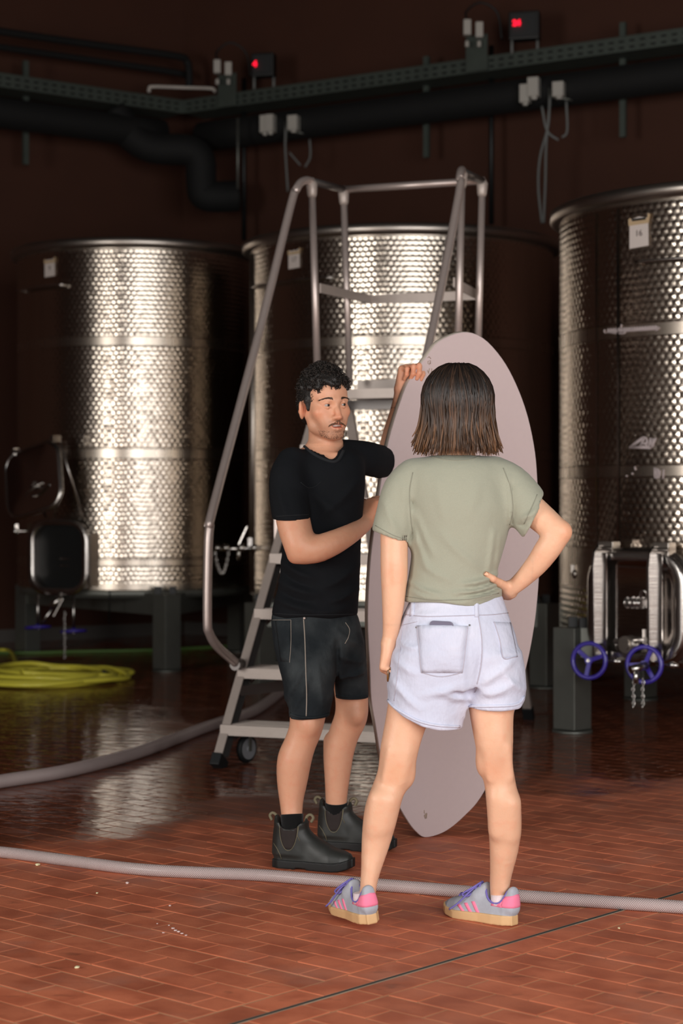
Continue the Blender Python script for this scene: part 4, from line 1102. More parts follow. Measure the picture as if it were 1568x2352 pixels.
def nets(x, y, z, D):
    S = D < 0
    c = np.zeros(tuple(n-1 for n in D.shape), np.int8)
    for i in (0, 1):
        for j in (0, 1):
            for k in (0, 1): c += S[i:S.shape[0]-1+i, j:S.shape[1]-1+j, k:S.shape[2]-1+k]
    ii, jj, kk = np.nonzero((c > 0) & (c < 8))
    n = len(ii); idx = np.full(c.shape, -1, np.int64); idx[ii, jj, kk] = np.arange(n)
    cor = {(i, j, k): D[ii+i, jj+j, kk+k] for i in (0, 1) for j in (0, 1) for k in (0, 1)}
    pos = np.zeros((n, 3)); cnt = np.zeros(n)
    for a in cor:
        for ax in range(3):
            if a[ax]: continue
            b = list(a); b[ax] = 1; b = tuple(b)
            da, db = cor[a], cor[b]; m = (da < 0) != (db < 0)
            t = np.where(m, da/np.where(m, da-db, 1), 0)
            for q in range(3): pos[:, q] += np.where(m, a[q]+(t if q == ax else 0), 0)
            cnt += m
    pos /= cnt[:, None]
    P3 = np.empty((n, 3))
    for q, (g, ind) in enumerate(((x, ii), (y, jj), (z, kk))): P3[:, q] = g[ind]+(g[ind+1]-g[ind])*pos[:, q]
    F4 = []
    for ax in range(3):
        sl0 = [slice(1, -1)]*3; sl0[ax] = slice(0, -1); sl1 = list(sl0); sl1[ax] = slice(1, None)
        e = np.argwhere(S[tuple(sl0)] != S[tuple(sl1)])
        if not len(e): continue
        e = e+np.array([0 if q == ax else 1 for q in range(3)])
        u, v = (ax+1) % 3, (ax+2) % 3
        def cellv(du, dv):
            q = e.copy(); q[:, u] -= du; q[:, v] -= dv; return idx[q[:, 0], q[:, 1], q[:, 2]]
        quad = np.stack([cellv(1, 1), cellv(0, 1), cellv(0, 0), cellv(1, 0)], 1)
        inside = S[e[:, 0], e[:, 1], e[:, 2]]
        quad[~inside] = quad[~inside][:, ::-1]
        F4.append(quad)
    return P3, (np.concatenate(F4) if F4 else np.zeros((0, 4), int))
def skin_mesh(name, fld, blocks, smooth=1):
    """blocks: (lo, hi, step); later blocks are finer and replace what lies inside them"""
    Vs, Fs, off = [], [], 0
    for bi, (lo, hi, h) in enumerate(blocks):
        ax = [np.arange(lo[i], hi[i]+h, h).astype(np.float32) for i in range(3)]
        v, f = nets(*ax, fld.eval(*ax))
        cen = v[f].mean(1) if len(f) else np.zeros((0, 3))
        keep = np.ones(len(f), bool)
        for lo2, hi2, h2 in blocks[bi+1:]:
            keep &= ~np.all((cen > np.array(lo2)+h2*1.5) & (cen < np.array(hi2)-h2*1.5), axis=1)
        f = f[keep]; used = np.unique(f); remap = np.full(len(v), -1); remap[used] = np.arange(len(used))
        v = v[used]; f = remap[f]
        for _ in range(smooth):
            acc = np.zeros_like(v); cn = np.zeros(len(v))
            for q in range(4):
                a, b = f[:, q], f[:, (q+1) % 4]
                np.add.at(acc, a, v[b]); np.add.at(cn, a, 1); np.add.at(acc, b, v[a]); np.add.at(cn, b, 1)
            v = v*.5+.5*acc/np.maximum(cn, 1)[:, None]
        Vs.append(v); Fs.append(f+off); off += len(v)
    v = np.concatenate(Vs); f = np.concatenate(Fs)
    me = bpy.data.meshes.new(name)
    me.vertices.add(len(v)); me.vertices.foreach_set('co', v.astype(np.float32).ravel())
    me.loops.add(len(f)*4); me.loops.foreach_set('vertex_index', f.astype(np.int32).ravel())
    me.polygons.add(len(f)); me.polygons.foreach_set('loop_start', np.arange(0, len(f)*4, 4, dtype=np.int32)); me.polygons.foreach_set('loop_total', np.full(len(f), 4, np.int32))
    me.polygons.foreach_set('use_smooth', np.ones(len(f), bool))
    me.update(); me.validate()
    return me, v, f
def set_col(me, col):
    a = me.attributes.new('Col', 'FLOAT_COLOR', 'POINT')
    c = np.ones((len(me.vertices), 4), np.float32); c[:, :3] = col; a.data.foreach_set('color', c.ravel())
def bvh_of(me): return BVHTree.FromPolygons([v.co.copy() for v in me.vertices], [tuple(p.vertices) for p in me.polygons])
def hit(bvh, px, py):
    d = (P(px, py, 1)-eye).normalized(); r = bvh.ray_cast(eye, d)
    return (r[0], r[1]) if r[0] is not None else (None, None)
def patch(name, ray, nu, nv, thick, mat, parent, inset=.001, rim=None):
    """a thin piece lying on a surface; ray(u, v) -> (point, normal)"""
    top, bot = [], []
    for j in range(nv+1):
        for i in range(nu+1):
            p, n = ray(i/nu, j/nv)
            if p is None: return None
            edge = i in (0, nu) or j in (0, nv)
            top.append(p+n*((thick*(.55 if edge else 1)) if rim is None else (rim if i in (0, nu) or j == nv else rim+(thick-rim)*min(1, 2.2*math.sin(PI*i/nu))*(1-(j/nv)**3)))); bot.append(p-n*inset)
    k = nu+1; N = len(top); fs = []
    for j in range(nv):
        for i in range(nu):
            a = j*k+i; fs += [(a, a+1, a+1+k, a+k), (N+a+k, N+a+1+k, N+a+1, N+a)]
    ring = [i for i in range(k)]+[j*k+nu for j in range(1, nv+1)]+[nv*k+i for i in range(nu-1, -1, -1)]+[j*k for j in range(nv-1, 0, -1)]
    for a, b in zip(ring, ring[1:]+ring[:1]): fs.append((b, a, N+a, N+b))
    mb = MB(); mb.add(top+bot, fs, True); return mb.build(name, mat, parent)
def quadray(bvh, q):
    """q: four pixel corners (top-left, top-right, bottom-right, bottom-left)"""
    def f(u, v):
        a = Vector(q[0]).lerp(Vector(q[1]), u); b = Vector(q[3]).lerp(Vector(q[2]), u); c = a.lerp(b, v)
        return hit(bvh, c.x, c.y)
    return f
def seam(name, bvh, pts, r, mat, parent, off=.0008, n=6, sub=6):
    w = []
    for x, y in cr(pts, sub):
        p, nn = hit(bvh, x, y)
        if p is not None: w.append(p+nn*off)
    if len(w) < 2: return None
    mb = MB(); mb.tube(w, r, n); return mb.build(name, mat, parent)
def pr(px, py, Y, r): q = P(px, py, Y); return (q.x, q.y, q.z, r)
def row(py, xl, xr, Yc, hd):
    """cross section from its left and right outline pixels"""
    a, b = P(xl, py, Yc), P(xr, py, Yc); return (a.z, (a.x+b.x)/2, Yc, (b.x-a.x)/2, hd)

def folds(lst, Yr, ycut):
    """soft cloth folds: (x0, y0, x1, y1, width px, height m) ridges on the near (or far) half of a garment"""
    def g(D, X, Y, Z):
        px = 784+X/Yr*FOC; py = HZ+(HC-Z)/Yr*FOC; acc = np.zeros(np.broadcast(px, py).shape, np.float32)
        for x0, y0, x1, y1, w, h in lst:
            dx, dy = x1-x0, y1-y0; t = np.clip(((px-x0)*dx+(py-y0)*dy)/(dx*dx+dy*dy), 0, 1)
            bow = 5*np.sin(t*PI)
            d2 = (px-x0-t*dx)**2+(py-y0-t*dy-bow)**2; acc = acc+h*np.exp(-d2/(w*w))*(.25+.75*np.sin(PI*np.clip(t*.9+.05, 0, 1)))
        return D-2.3*acc*np.clip((ycut-Y)/.03, 0, 1)
    return g
# ------------------------------------------------------------------ head, hands
def head_field(fld, c, Mx, s=1.0, ears=True, man=True):
    """c: point between the eyes' level and the ears, Mx columns: right-to-left(subject's left), forward, up"""
    def w(x, y, z): return Vector(c)+Mx @ (Vector((x, y, z))*s)
    A = np.array(Mx)
    E = lambda p, r, k=.012, op='u': fld.ell(w(*p), [q*s for q in r], A, k*s, op)
    C = lambda a, b, ra, rb, k=.010, op='u': fld.cone(w(*a), w(*b), ra*s, rb*s, k*s, op)
    jw = 1.0 if man else .93
    E((0, -.018, .030), (.077, .098, .090)); E((0, .040, .040), (.063, .050, .052), .03)
    E((0, .030, -.035), (.062*jw, .056, .082), .03)
    for q in (-1, 1):
        C((q*.055*jw, -.002, -.040), (q*.048*jw, .012, -.074), .019, .017, .022)
        C((q*.048*jw, .012, -.074), (q*.020*jw, .070, -.106), .017, .013, .022)
        E((q*.050*jw, .054, -.026), (.019, .022, .018), .028)
        C((q*.010, .088, .016), (q*.046, .070, .017), .0085, .009, .016)
        E((q*.032, .094, -.002), (.016, .014, .0125), .010, 's')
        C((q*.018, .083, .0015), (q*.032, .0882, .0075), .0032, .0036, .005); C((q*.032, .0882, .0075), (q*.046, .077, .002), .0036, .003, .005)
        C((q*.020, .083, -.006), (q*.032, .0855, -.0095), .003, .0032, .006); C((q*.032, .0855, -.0095), (q*.045, .076, -.004), .0032, .003, .006)
        E((q*.0125, .096, -.046), (.0085, .011, .0075), .008)
        E((q*.0075, .103, -.0535), (.004, .005, .003), .003, 's')
        E((q*.030, .066, -.062), (.018, .018, .022), .025)
    E((0, .066, -.105), (.023, .019, .016), .022)
    E((0, .072, -.075), (.030, .021, .026), .02)
    C((0, .086, .004), (0, .098, -.022), .0075, .0085, .014); C((0, .098, -.022), (0, .1095, -.043), .0085, .0098, .010)
    C((0, .104, -.049), (0, .094, -.054), .005, .005, .006)
    for q in (-1, 1):
        C((0, .0965, -.0665), (q*.010, .0945, -.0660), .0046, .0045, .004); C((q*.010, .0945, -.0660), (q*.024, .082, -.0725), .0045, .0025, .004)
        lz = -.0035 if man else 0; C((0, .0940, -.0825+lz), (q*.012, .0915, -.0815+lz), .0056, .0050, .004); C((q*.012, .0915, -.0815+lz), (q*.023, .082, -.0755), .0050, .0025, .004)
        C((0, .097, -.0745), (q*.017, .090, -.0748), .0058 if man else .0030, .0034 if man else .002, .002, 's')
    if ears:
        for q in (-1, 1):
            e = w(q*.083, -.016, -.016); lean = Mx @ Matrix.Rotation(R(-q*42), 3, 'Z') @ Matrix.Rotation(R(-12), 3, 'X')
            fld.ell(e, [.0085*s, .0195*s, .033*s], np.array(lean), .007*s)
            fld.ell(e+lean @ Vector((q*.009, .002, .002))*s, [.007*s, .010*s, .018*s], np.array(lean), .004*s, 's')
            fld.ell(e+lean @ Vector((q*.004, .010, -.003))*s, [.005*s, .005*s, .007*s], np.array(lean), .004*s)
    return w
def hand_field(fld, W, Fd, S, N, curls, thumb, s=1.0, spread=.10, k=.005):
    """W wrist, Fd towards the knuckles, S towards the thumb side, N out of the palm; curls: per finger (a, b, c) degrees"""
    W, Fd, S, N = Vector(W), Vector(Fd).normalized(), Vector(S), Vector(N)
    S = (S-Fd*S.dot(Fd)).normalized(); N = Fd.cross(S)*(1 if Fd.cross(S).dot(N) > 0 else -1)
    kn = []
    for i, (o, l) in enumerate(((.029, .088), (.010, .092), (-.010, .087), (-.028, .078))):
        a = W+S*o*.55*s+Fd*.012*s; b = W+S*o*s+Fd*l*s-N*.003*s
        fld.cone(a, b, .0155*s, .0118*s, .014*s); kn.append(b)
    fld.ell(W+Fd*.048*s+N*.006*s, [.034*s, .040*s, .014*s], np.array(Matrix((S, Fd, N)).transposed()), .014*s)
    tips = []
    for i, (L, rr) in enumerate((((.043, .026, .021), .0098), ((.047, .029, .022), .0100), ((.043, .027, .021), .0094), ((.034, .021, .018), .0083))):
        p = kn[i]; a = 0; f0 = (Fd+S*spread*(.5, .12, -.2, -.6)[i]).normalized()
        for j in range(3):
            a += R(curls[i][j]); d = f0*math.cos(a)+N*math.sin(a); q = p+d*L[j]*s
            r0 = rr*(1, .93, .86)[j]*s; r1 = rr*(.93, .86, .74)[j]*s
            fld.cone(p, q, r0*1.06, r1, k*s); p = q
        tips.append(p)
    p = W+Fd*.022*s+S*.020*s+N*.008*s
    for j, d in enumerate(thumb):
        d = (S*d[0]+Fd*d[1]+N*d[2]).normalized(); q = p+d*(.042, .034, .027)[j]*s
        fld.cone(p, q, (.0165, .0122, .0108)[j]*s, (.0122, .0108, .0082)[j]*s, (.014, .005, .005)[j]*s); p = q
    return tips
def blend_col(v, base, spots):
    """spots: (centre, radius, rgb multiplier)"""
    col = np.ones((len(v), 3))*np.array(base)
    for c, r, m in spots:
        d = np.linalg.norm(v-np.array(c), axis=1); w = np.clip(1-d/r, 0, 1)**1.0; w = w*w*(3-2*w)
        col = col*(1-w[:, None])+col*np.array(m)*w[:, None]
    return col
def strands(name, paths, mat, parent, n=5):
    """paths: (points, radii, colours) -> one hair mesh"""
    vs, fs, cols = [], [], []
    for pts, rad, cl in paths:
        mb = MB(); mb.tube(pts, rad, n, flat=1.6)
        o = len(vs); vs += mb.v; fs += [tuple(i+o for i in f) for f in mb.f]
        for c in cl: cols += [c]*n
    me = bpy.data.meshes.new(name); me.from_pydata(vs, [], fs); me.update()
    me.polygons.foreach_set('use_smooth', [True]*len(fs)); set_col(me, np.array(cols))
    return me

# ------------------------------------------------------------------ the woman, seen from behind
YW = 5.60
rw = random.Random(11)
wom = thing('person', 'person seen from behind in sage t-shirt, white denim shorts and grey sneakers, hand on hip', 'person', (.25, YW, 0))
wl = [pr(985, 1470, 5.60, .088), pr(960, 1560, 5.60, .078), pr(931, 1662, 5.60, .0615), pr(917, 1720, 5.60, .0570), pr(908, 1775, 5.61, .0535), pr(891, 1815, 5.615, .0490), pr(877, 1858, 5.615, .0510), pr(868, 1905, 5.62, .0475), pr(860, 1950, 5.62, .0400), pr(852, 1995, 5.612, .0305), pr(846, 2032, 5.608, .0255), pr(843, 2060, 5.608, .0245), pr(840, 2080, 5.608, .021)]
wr = [pr(1108, 1470, 5.60, .090), pr(1126, 1560, 5.595, .081), pr(1129, 1640, 5.59, .0655), pr(1134, 1700, 5.585, .0575), pr(1140, 1755, 5.60, .0490), pr(1148, 1800, 5.61, .0470), pr(1156, 1850, 5.62, .0485), pr(1159, 1900, 5.635, .0490), pr(1157, 1950, 5.645, .0435), pr(1151, 2000, 5.665, .0345), pr(1147, 2035, 5.678, .0300), pr(1145, 2064, 5.686, .0255), pr(1144, 2086, 5.69, .022)]
wb = Field()
wb.stack([row(1060, 960, 1135, YW, .06), row(1120, 935, 1160, YW, .085), row(1210, 955, 1155, YW, .085), row(1300, 958, 1138, YW, .082), row(1390, 945, 1150, YW, .095), row(1470, 920, 1175, YW, .105), row(1540, 920, 1180, YW, .095)], k=.03)
wb.chain(wl, k=.02); wb.chain(wr, k=.02)
# calf heads and the hollow of the knee
wb.cone(P(868, 1835, 5.575), P(861, 1900, 5.588), .026, .020, .03); wb.cone(P(893, 1838, 5.578), P(884, 1892, 5.59), .026, .019, .03)
wb.cone(P(1143, 1835, 5.585), P(1141, 1908, 5.602), .026, .021, .03); wb.cone(P(1172, 1845, 5.585), P(1172, 1915, 5.607), .028, .021, .03)
wb.ell(P(1106, 1752, 5.60), (.016, .03, .034), k=.025); wb.ell(P(936, 1778, 5.62), (.018, .03, .032), k=.025)
wb.cone(P(1120, 1715, 5.553), P(1125, 1790, 5.568), .009, .007, .020); wb.cone(P(1165, 1718, 5.550), P(1173, 1785, 5.572), .009, .007, .020)
wb.cone(P(897, 1725, 5.556), P(884, 1790, 5.570), .009, .007, .020); wb.cone(P(934, 1725, 5.560), P(922, 1795, 5.572), .010, .007, .020)
wb.cone(P(853, 1985, 5.595), P(850, 2040, 5.590), .012, .011, .014); wb.cone(P(1156, 1985, 5.640), P(1156, 2040, 5.656), .013, .012, .014)
# arms
wla = [pr(935, 1112, 5.59, .042), pr(908, 1190, 5.575, .042), pr(905, 1260, 5.57, .0410), pr(905, 1315, 5.565, .0405), pr(904, 1360, 5.565, .0365), pr(901, 1410, 5.57, .0305), pr(896, 1455, 5.58, .0230), pr(892, 1474, 5.585, .0215)]
wb.chain(wla, k=.015)
wra = [pr(1150, 1100, 5.59, .042), pr(1205, 1155, 5.56, .044), pr(1252, 1198, 5.53, .0425), pr(1284, 1221, 5.51, .034)]
wb.chain(wra, k=.012)
wrf = [pr(1286, 1222, 5.51, .034), pr(1262, 1254, 5.52, .0385), pr(1232, 1296, 5.545, .0335), pr(1200, 1330, 5.575, .0265), pr(1172, 1354, 5.595, .0225)]
wb.chain(wrf, k=.012); wb.cone(P(1270, 1210, 5.51), P(1301, 1221, 5.50), .022, .0105, .012)
hand_field(wb, P(892, 1472, 5.585), (-.14, .10, -.96), (0.1, .95, .1), (.98, .1, -.15), ((55, 80, 55), (62, 82, 55), (68, 84, 55), (72, 84, 55)), ((.7, .9, .5), (.25, .8, .8), (.0, .6, 1)), .96)
hand_field(wb, P(1172, 1355, 5.595), (-.34, .93, -.06), (-.55, -.45, .75), (-.85, .05, -.45), ((14, 22, 12), (16, 24, 12), (20, 26, 14), (24, 26, 14)), (), .92)
wb.cone(P(1164, 1349, 5.588), P(1146, 1338, 5.550), .0155, .0118, .012); wb.cone(P(1146, 1338, 5.550), P(1131, 1329, 5.520), .0115, .0102, .004); wb.cone(P(1131, 1329, 5.520), P(1116, 1318, 5.505), .0102, .0078, .004)
# neck and head (turned away)
wb.chain([pr(1048, 1068, 5.61, .062), pr(1048, 1035, 5.615, .052), pr(1048, 1000, 5.625, .051), pr(1048, 960, 5.63, .055)], k=.03)
HW = Matrix(((-1, 0, 0), (0, 1, 0), (0, 0, 1))).transposed() @ Matrix.Identity(3)
HW = Matrix((Vector((-1, .0, 0)), Vector((0, 1, 0)), Vector((0, 0, 1)))).transposed()
hwc = P(1050, 945, 5.625)
head_field(wb, hwc, HW, .94, man=False)
bb = lambda c, r: (tuple(Vector(c)-Vector(r)), tuple(Vector(c)+Vector(r)))
lo, hi = (-.02, 5.30, .0), (.72, 5.95, 1.70)
lo = (P(820, 1150, 5.6).x-.1, 5.36, .02); hi = (P(1320, 1150, 5.5).x+.04, 5.90, 1.70)
blocks = [(lo, hi, .0075)]
for c, r in ((P(888, 1500, 5.62), (.075, .085, .09)), (P(1150, 1352, 5.63), (.085, .13, .09))):
    blocks.append((*bb(c, r), .003))
me, v, f = skin_mesh('body', wb, blocks)
set_col(me, blend_col(v, (1, 1, 1), [(P(905, 1318, 5.53), .05, (1, .86, .82)), (P(1300, 1222, 5.49), .05, (1.0, .84, .78)), (P(885, 1515, 5.6), .07, (1.0, .86, .84)), (P(1120, 1322, 5.57), .05, (1.0, .86, .82)), (P(1135, 1770, 5.55), .06, (.98, .88, .84)), (P(908, 1775, 5.56), .06, (.98, .9, .84))]))
body_w = link('body', me, M['skin_w'], wom)
for q in (-1, 1):
    mb = MB(); mb.ball(hwc+HW @ Vector((q*.0315, .0755, -.001))*.94, .0115); mb.build('eye', M['eye'], wom)
# t-shirt
ws = Field()
shirt_rows = [row(1046, 992, 1098, 5.605, .060), row(1058, 950, 1142, 5.602, .080), row(1078, 926, 1163, YW, .098), row(1115, 922, 1170, YW, .115), row(1165, 932, 1176, YW, .124), row(1220, 944, 1167, YW, .120), row(1275, 944, 1152, YW, .115), row(1315, 939, 1141, YW, .113), row(1348, 933, 1149, YW, .114), row(1372, 927, 1153, YW, .118), row(1400, 930, 1150, YW, .116)]
ws.stack(shirt_rows, k=.02)
sl = Field(); sl.chain([pr(950, 1092, 5.595, .050), pr(922, 1125, 5.585, .0555), pr(907, 1180, 5.58, .0565), pr(892, 1255, 5.575, .0600)])
sl.plane(P(894, 1234, 5.575), Vector((-.36, 0, -.93)), .005); sl.cone(P(904, 1205, 5.575), P(904, 1290, 5.568), .040, .050, .004, 's')
sr = Field(); sr.chain([pr(1135, 1086, 5.595, .050), pr(1172, 1110, 5.580, .057), pr(1200, 1146, 5.565, .063), pr(1222, 1182, 5.55, .064), pr(1250, 1218, 5.54, .064)])
sr.plane(P(1229, 1176, 5.55), Vector((.90, 0, -.42)), .005); sr.cone(P(1212, 1162, 5.555), P(1280, 1217, 5.51), .044, .053, .004, 's')
ws.field(sl, .03); ws.field(sr, .03)
fw_ = folds([(1142, 1316, 1050, 1338, 6, .006), (1140, 1336, 1036, 1358, 6, .006), (1150, 1352, 1060, 1370, 5, .005), (940, 1335, 1010, 1362, 6, .005), (938, 1352, 1000, 1370, 5, .004), (1128, 1220, 1116, 1310, 7, .005), (1142, 1230, 1136, 1300, 6, .004),
             (943, 1160, 952, 1250, 6, .005), (952, 1180, 990, 1270, 8, .004), (1163, 1095, 1166, 1200, 5, .004), (1010, 1225, 1090, 1300, 9, .003), (965, 1290, 1030, 1330, 8, .003), (950, 1215, 975, 1300, 7, .004), (1000, 1370, 1080, 1378, 4, .003),
             (1150, 1322, 1070, 1350, 4, -.005), (1146, 1345, 1050, 1364, 4, -.005), (945, 1150, 947, 1235, 4, -.007), (1168, 1110, 1172, 1200, 4, -.005), (1190, 1190, 1225, 1165, 6, .005), (1185, 1205, 1205, 1196, 4, -.004), (880, 1150, 905, 1215, 8, .003), (925, 1120, 930, 1210, 8, .003), (1090, 1110, 1070, 1180, 12, .002), (1000, 1100, 1015, 1190, 12, .002)], YW, 5.60)
def hem_w(D, X, Y, Z):
    zc = HC-(1383-HZ)/FOC*YW; xx = (X-P(1040, 0, YW).x)
    cut = (zc-.004*np.sin(xx*22)-.006*np.exp(-((X-P(1080, 0, YW).x)/.05)**2)+.016*np.clip(xx/.12, 0, 1)**2) - Z
    return smax(fw_(D, X, Y, Z), cut, .006)
ws.post = hem_w
ws.chain([pr(1048, 1060, 5.61, .055), pr(1048, 1035, 5.615, .057), pr(1048, 1000, 5.62, .06)], op='s', k=.006)
me, v, f = skin_mesh('t_shirt', ws, [((P(840, 0, 5.6).x, 5.42, HC-(1400-HZ)/768), (P(1262, 0, 5.55).x, 5.78, HC-(1030-HZ)/768), .0055)])
tee_w = link('t_shirt', me, M['tee_w'], wom); tb = bvh_of(me)
M['tee_w_seam'] = simple('sage_hem_stitch', (136, 136, 122), .95)
seam('hem', tb, [(932, 1370), (1000, 1378), (1080, 1376), (1145, 1362)], .0012, M['tee_w_seam'], tee_w)
seam('shoulder_seam', tb, [(948, 1085), (940, 1130), (943, 1190), (948, 1225)], .0010, M['tee_w_seam'], tee_w)
seam('shoulder_seam', tb, [(1155, 1075), (1172, 1120), (1178, 1170), (1170, 1205)], .0010, M['tee_w_seam'], tee_w)
seam('cuff_stitch', tb, [(862, 1207), (900, 1228), (934, 1240)], .0010, M['tee_w_seam'], tee_w)
seam('cuff_stitch', tb, [(1233, 1136), (1218, 1172), (1203, 1203)], .0010, M['tee_w_seam'], tee_w)
seam('collar', tb, [(990, 1050), (1020, 1056), (1050, 1058), (1080, 1056), (1102, 1049)], .0016, M['tee_w_seam'], tee_w)
# shorts
wsh = Field()
hip_rows = [row(1366, 946, 1152, YW, .108), row(1390, 936, 1160, YW, .113), row(1420, 922, 1170, YW, .124), row(1460, 910, 1184, YW, .134), row(1500, 903, 1192, YW, .138), row(1540, 898, 1198, YW, .130), row(1575, 900, 1196, YW, .118)]
wsh.stack(hip_rows, k=.02)
lr = [row(1500, 903, 1070, YW, .118), row(1550, 896, 1072, YW, .116), row(1600, 890, 1070, YW, .114), row(1650, 888, 1064, YW, .110), row(1700, 896, 1060, YW, .108)]
rr_ = [row(1500, 1052, 1192, YW, .118), row(1550, 1062, 1200, YW, .112), row(1595, 1072, 1206, YW, .108), row(1640, 1076, 1204, YW, .104)]
wsh.stack(lr, k=.03); wsh.stack(rr_, k=.03)
fs_ = folds([(1085, 1590, 1096, 1500, 8, -.005), (1075, 1600, 1010, 1585, 8, .005), (1060, 1560, 960, 1590, 9, .004), (1100, 1560, 1180, 1500, 9, .004), (1095, 1590, 1180, 1560, 9, .004), (915, 1470, 960, 1480, 7, .004), (905, 1510, 955, 1540, 8, .004), (900, 1560, 960, 1620, 8, .005), (1150, 1540, 1196, 1580, 8, .004), (1050, 1500, 1065, 1640, 10, .004), (930, 1400, 1000, 1404, 5, .002)], YW, 5.60)
def cut_w(D, X, Y, Z):
    px = 784+X/YW*FOC; py = HZ+(HC-Z)/YW*FOC
    yl = np.interp(px, [880, 890, 925, 965, 1000, 1062, 1070], [1606, 1614, 1640, 1660, 1669, 1672, 1640]); yr = np.interp(px, [1070, 1080, 1150, 1190, 1210], [1628, 1626, 1626, 1622, 1596])
    lim = np.where(px < 1069, yl, yr)
    return smax(fs_(D, X, Y, Z), (py-lim)/FOC*YW, .005)
wsh.post = cut_w
wsh.chain([q[:3]+(q[3]+.010,) for q in wl[2:5]], op='s', k=.004); wsh.chain([q[:3]+(q[3]+.010,) for q in wr[2:5]], op='s', k=.004)
wsh.stack([row(1340, 958, 1140, YW, .098), row(1385, 950, 1146, YW, .100)], op='s', k=.004)
me, v, f = skin_mesh('shorts', wsh, [((P(868, 0, 5.6).x, 5.42, HC-(1690-HZ)/768), (P(1225, 0, 5.6).x, 5.78, HC-(1355-HZ)/768), .0055)])
sh_w = link('shorts', me, M['denim_w'], wom); sb = bvh_of(me)
patch('pocket', quadray(sb, [(958, 1437), (1074, 1438), (1061, 1545), (968, 1545)]), 10, 10, .0110, M['denim_w'], sh_w, rim=.003)
seam('pocket_tip', sb, [(968, 1545), (1012, 1554), (1061, 1545)], .0014, M['denim_w_seam'], sh_w)
seam('pocket_seam', sb, [(958, 1437), (964, 1500), (968, 1545)], .0014, M['denim_w_seam'], sh_w, .003); seam('pocket_seam', sb, [(1074, 1438), (1067, 1500), (1061, 1545)], .0014, M['denim_w_seam'], sh_w, .003)
seam('pocket_seam', sb, [(958, 1441), (1010, 1446), (1074, 1442)], .0013, M['denim_w_seam'], sh_w, .003)
patch('pocket', quadray(sb, [(1133, 1428), (1172, 1430), (1188, 1508), (1156, 1512)]), 8, 8, .0028, M['denim_w'], sh_w)
seam('pocket_seam', sb, [(1133, 1428), (1146, 1470), (1156, 1512), (1186, 1508)], .0014, M['denim_w_seam'], sh_w, .003)
seam('waistband_seam', sb, [(932, 1412), (980, 1416), (1040, 1415), (1098, 1413), (1130, 1412), (1166, 1408)], .0014, M['denim_w_seam'], sh_w)
seam('back_seam', sb, [(1092, 1380), (1098, 1415), (1106, 1470), (1104, 1530), (1090, 1590)], .0016, M['denim_w_seam'], sh_w)
seam('side_seam', sb, [(930, 1415), (922, 1460), (914, 1540), (905, 1610)], .0012, M['denim_w_seam'], sh_w)
seam('yoke_seam', sb, [(924, 1436), (958, 1428)], .0010, M['denim_w_seam'], sh_w)
patch('belt_loop', quadray(sb, [(1088, 1376), (1098, 1376), (1100, 1418), (1090, 1418)]), 2, 5, .004, M['denim_w'], sh_w)
patch('belt_loop', quadray(sb, [(944, 1380), (952, 1378), (950, 1414), (941, 1416)]), 2, 5, .004, M['denim_w'], sh_w)
seam('rolled_hem', sb, [(889, 1606), (903, 1622), (930, 1640), (965, 1657), (1005, 1666), (1055, 1669)], .0042, M['denim_w'], sh_w, .0005, 8)
seam('rolled_hem', sb, [(1078, 1622), (1130, 1622), (1185, 1618), (1203, 1600)], .0042, M['denim_w'], sh_w, .0005, 8)
for px, py in ((956, 1441), (1078, 1436)):
    p, n = hit(sb, px, py)
    if p: mb = MB(); mb.ball(p, .003); mb.build('rivet', M['galv'], sh_w)
pa, na = hit(sb, 1014, 1437); pb, nb_ = hit(sb, 1010, 1530)
pa = pa+na*.0015; pb = pb-nb_*.010; upv = (pa-pb).normalized(); sv = upv.cross(na).normalized(); nv_ = sv.cross(upv)
if nv_.dot(na) < 0: sv, nv_ = -sv, -nv_
phM = Matrix((sv, upv, nv_)).transposed()
mb = MB(); mb.prism(rrect(.072, .145, .013, 5), -.0005, .0068, phM, pa+upv*(.0135-.0725))
ph = tag(mb.build('phone', M['phone'], None, bevel=.0012), 'dark phone sticking out of the back pocket of the white shorts', 'phone')

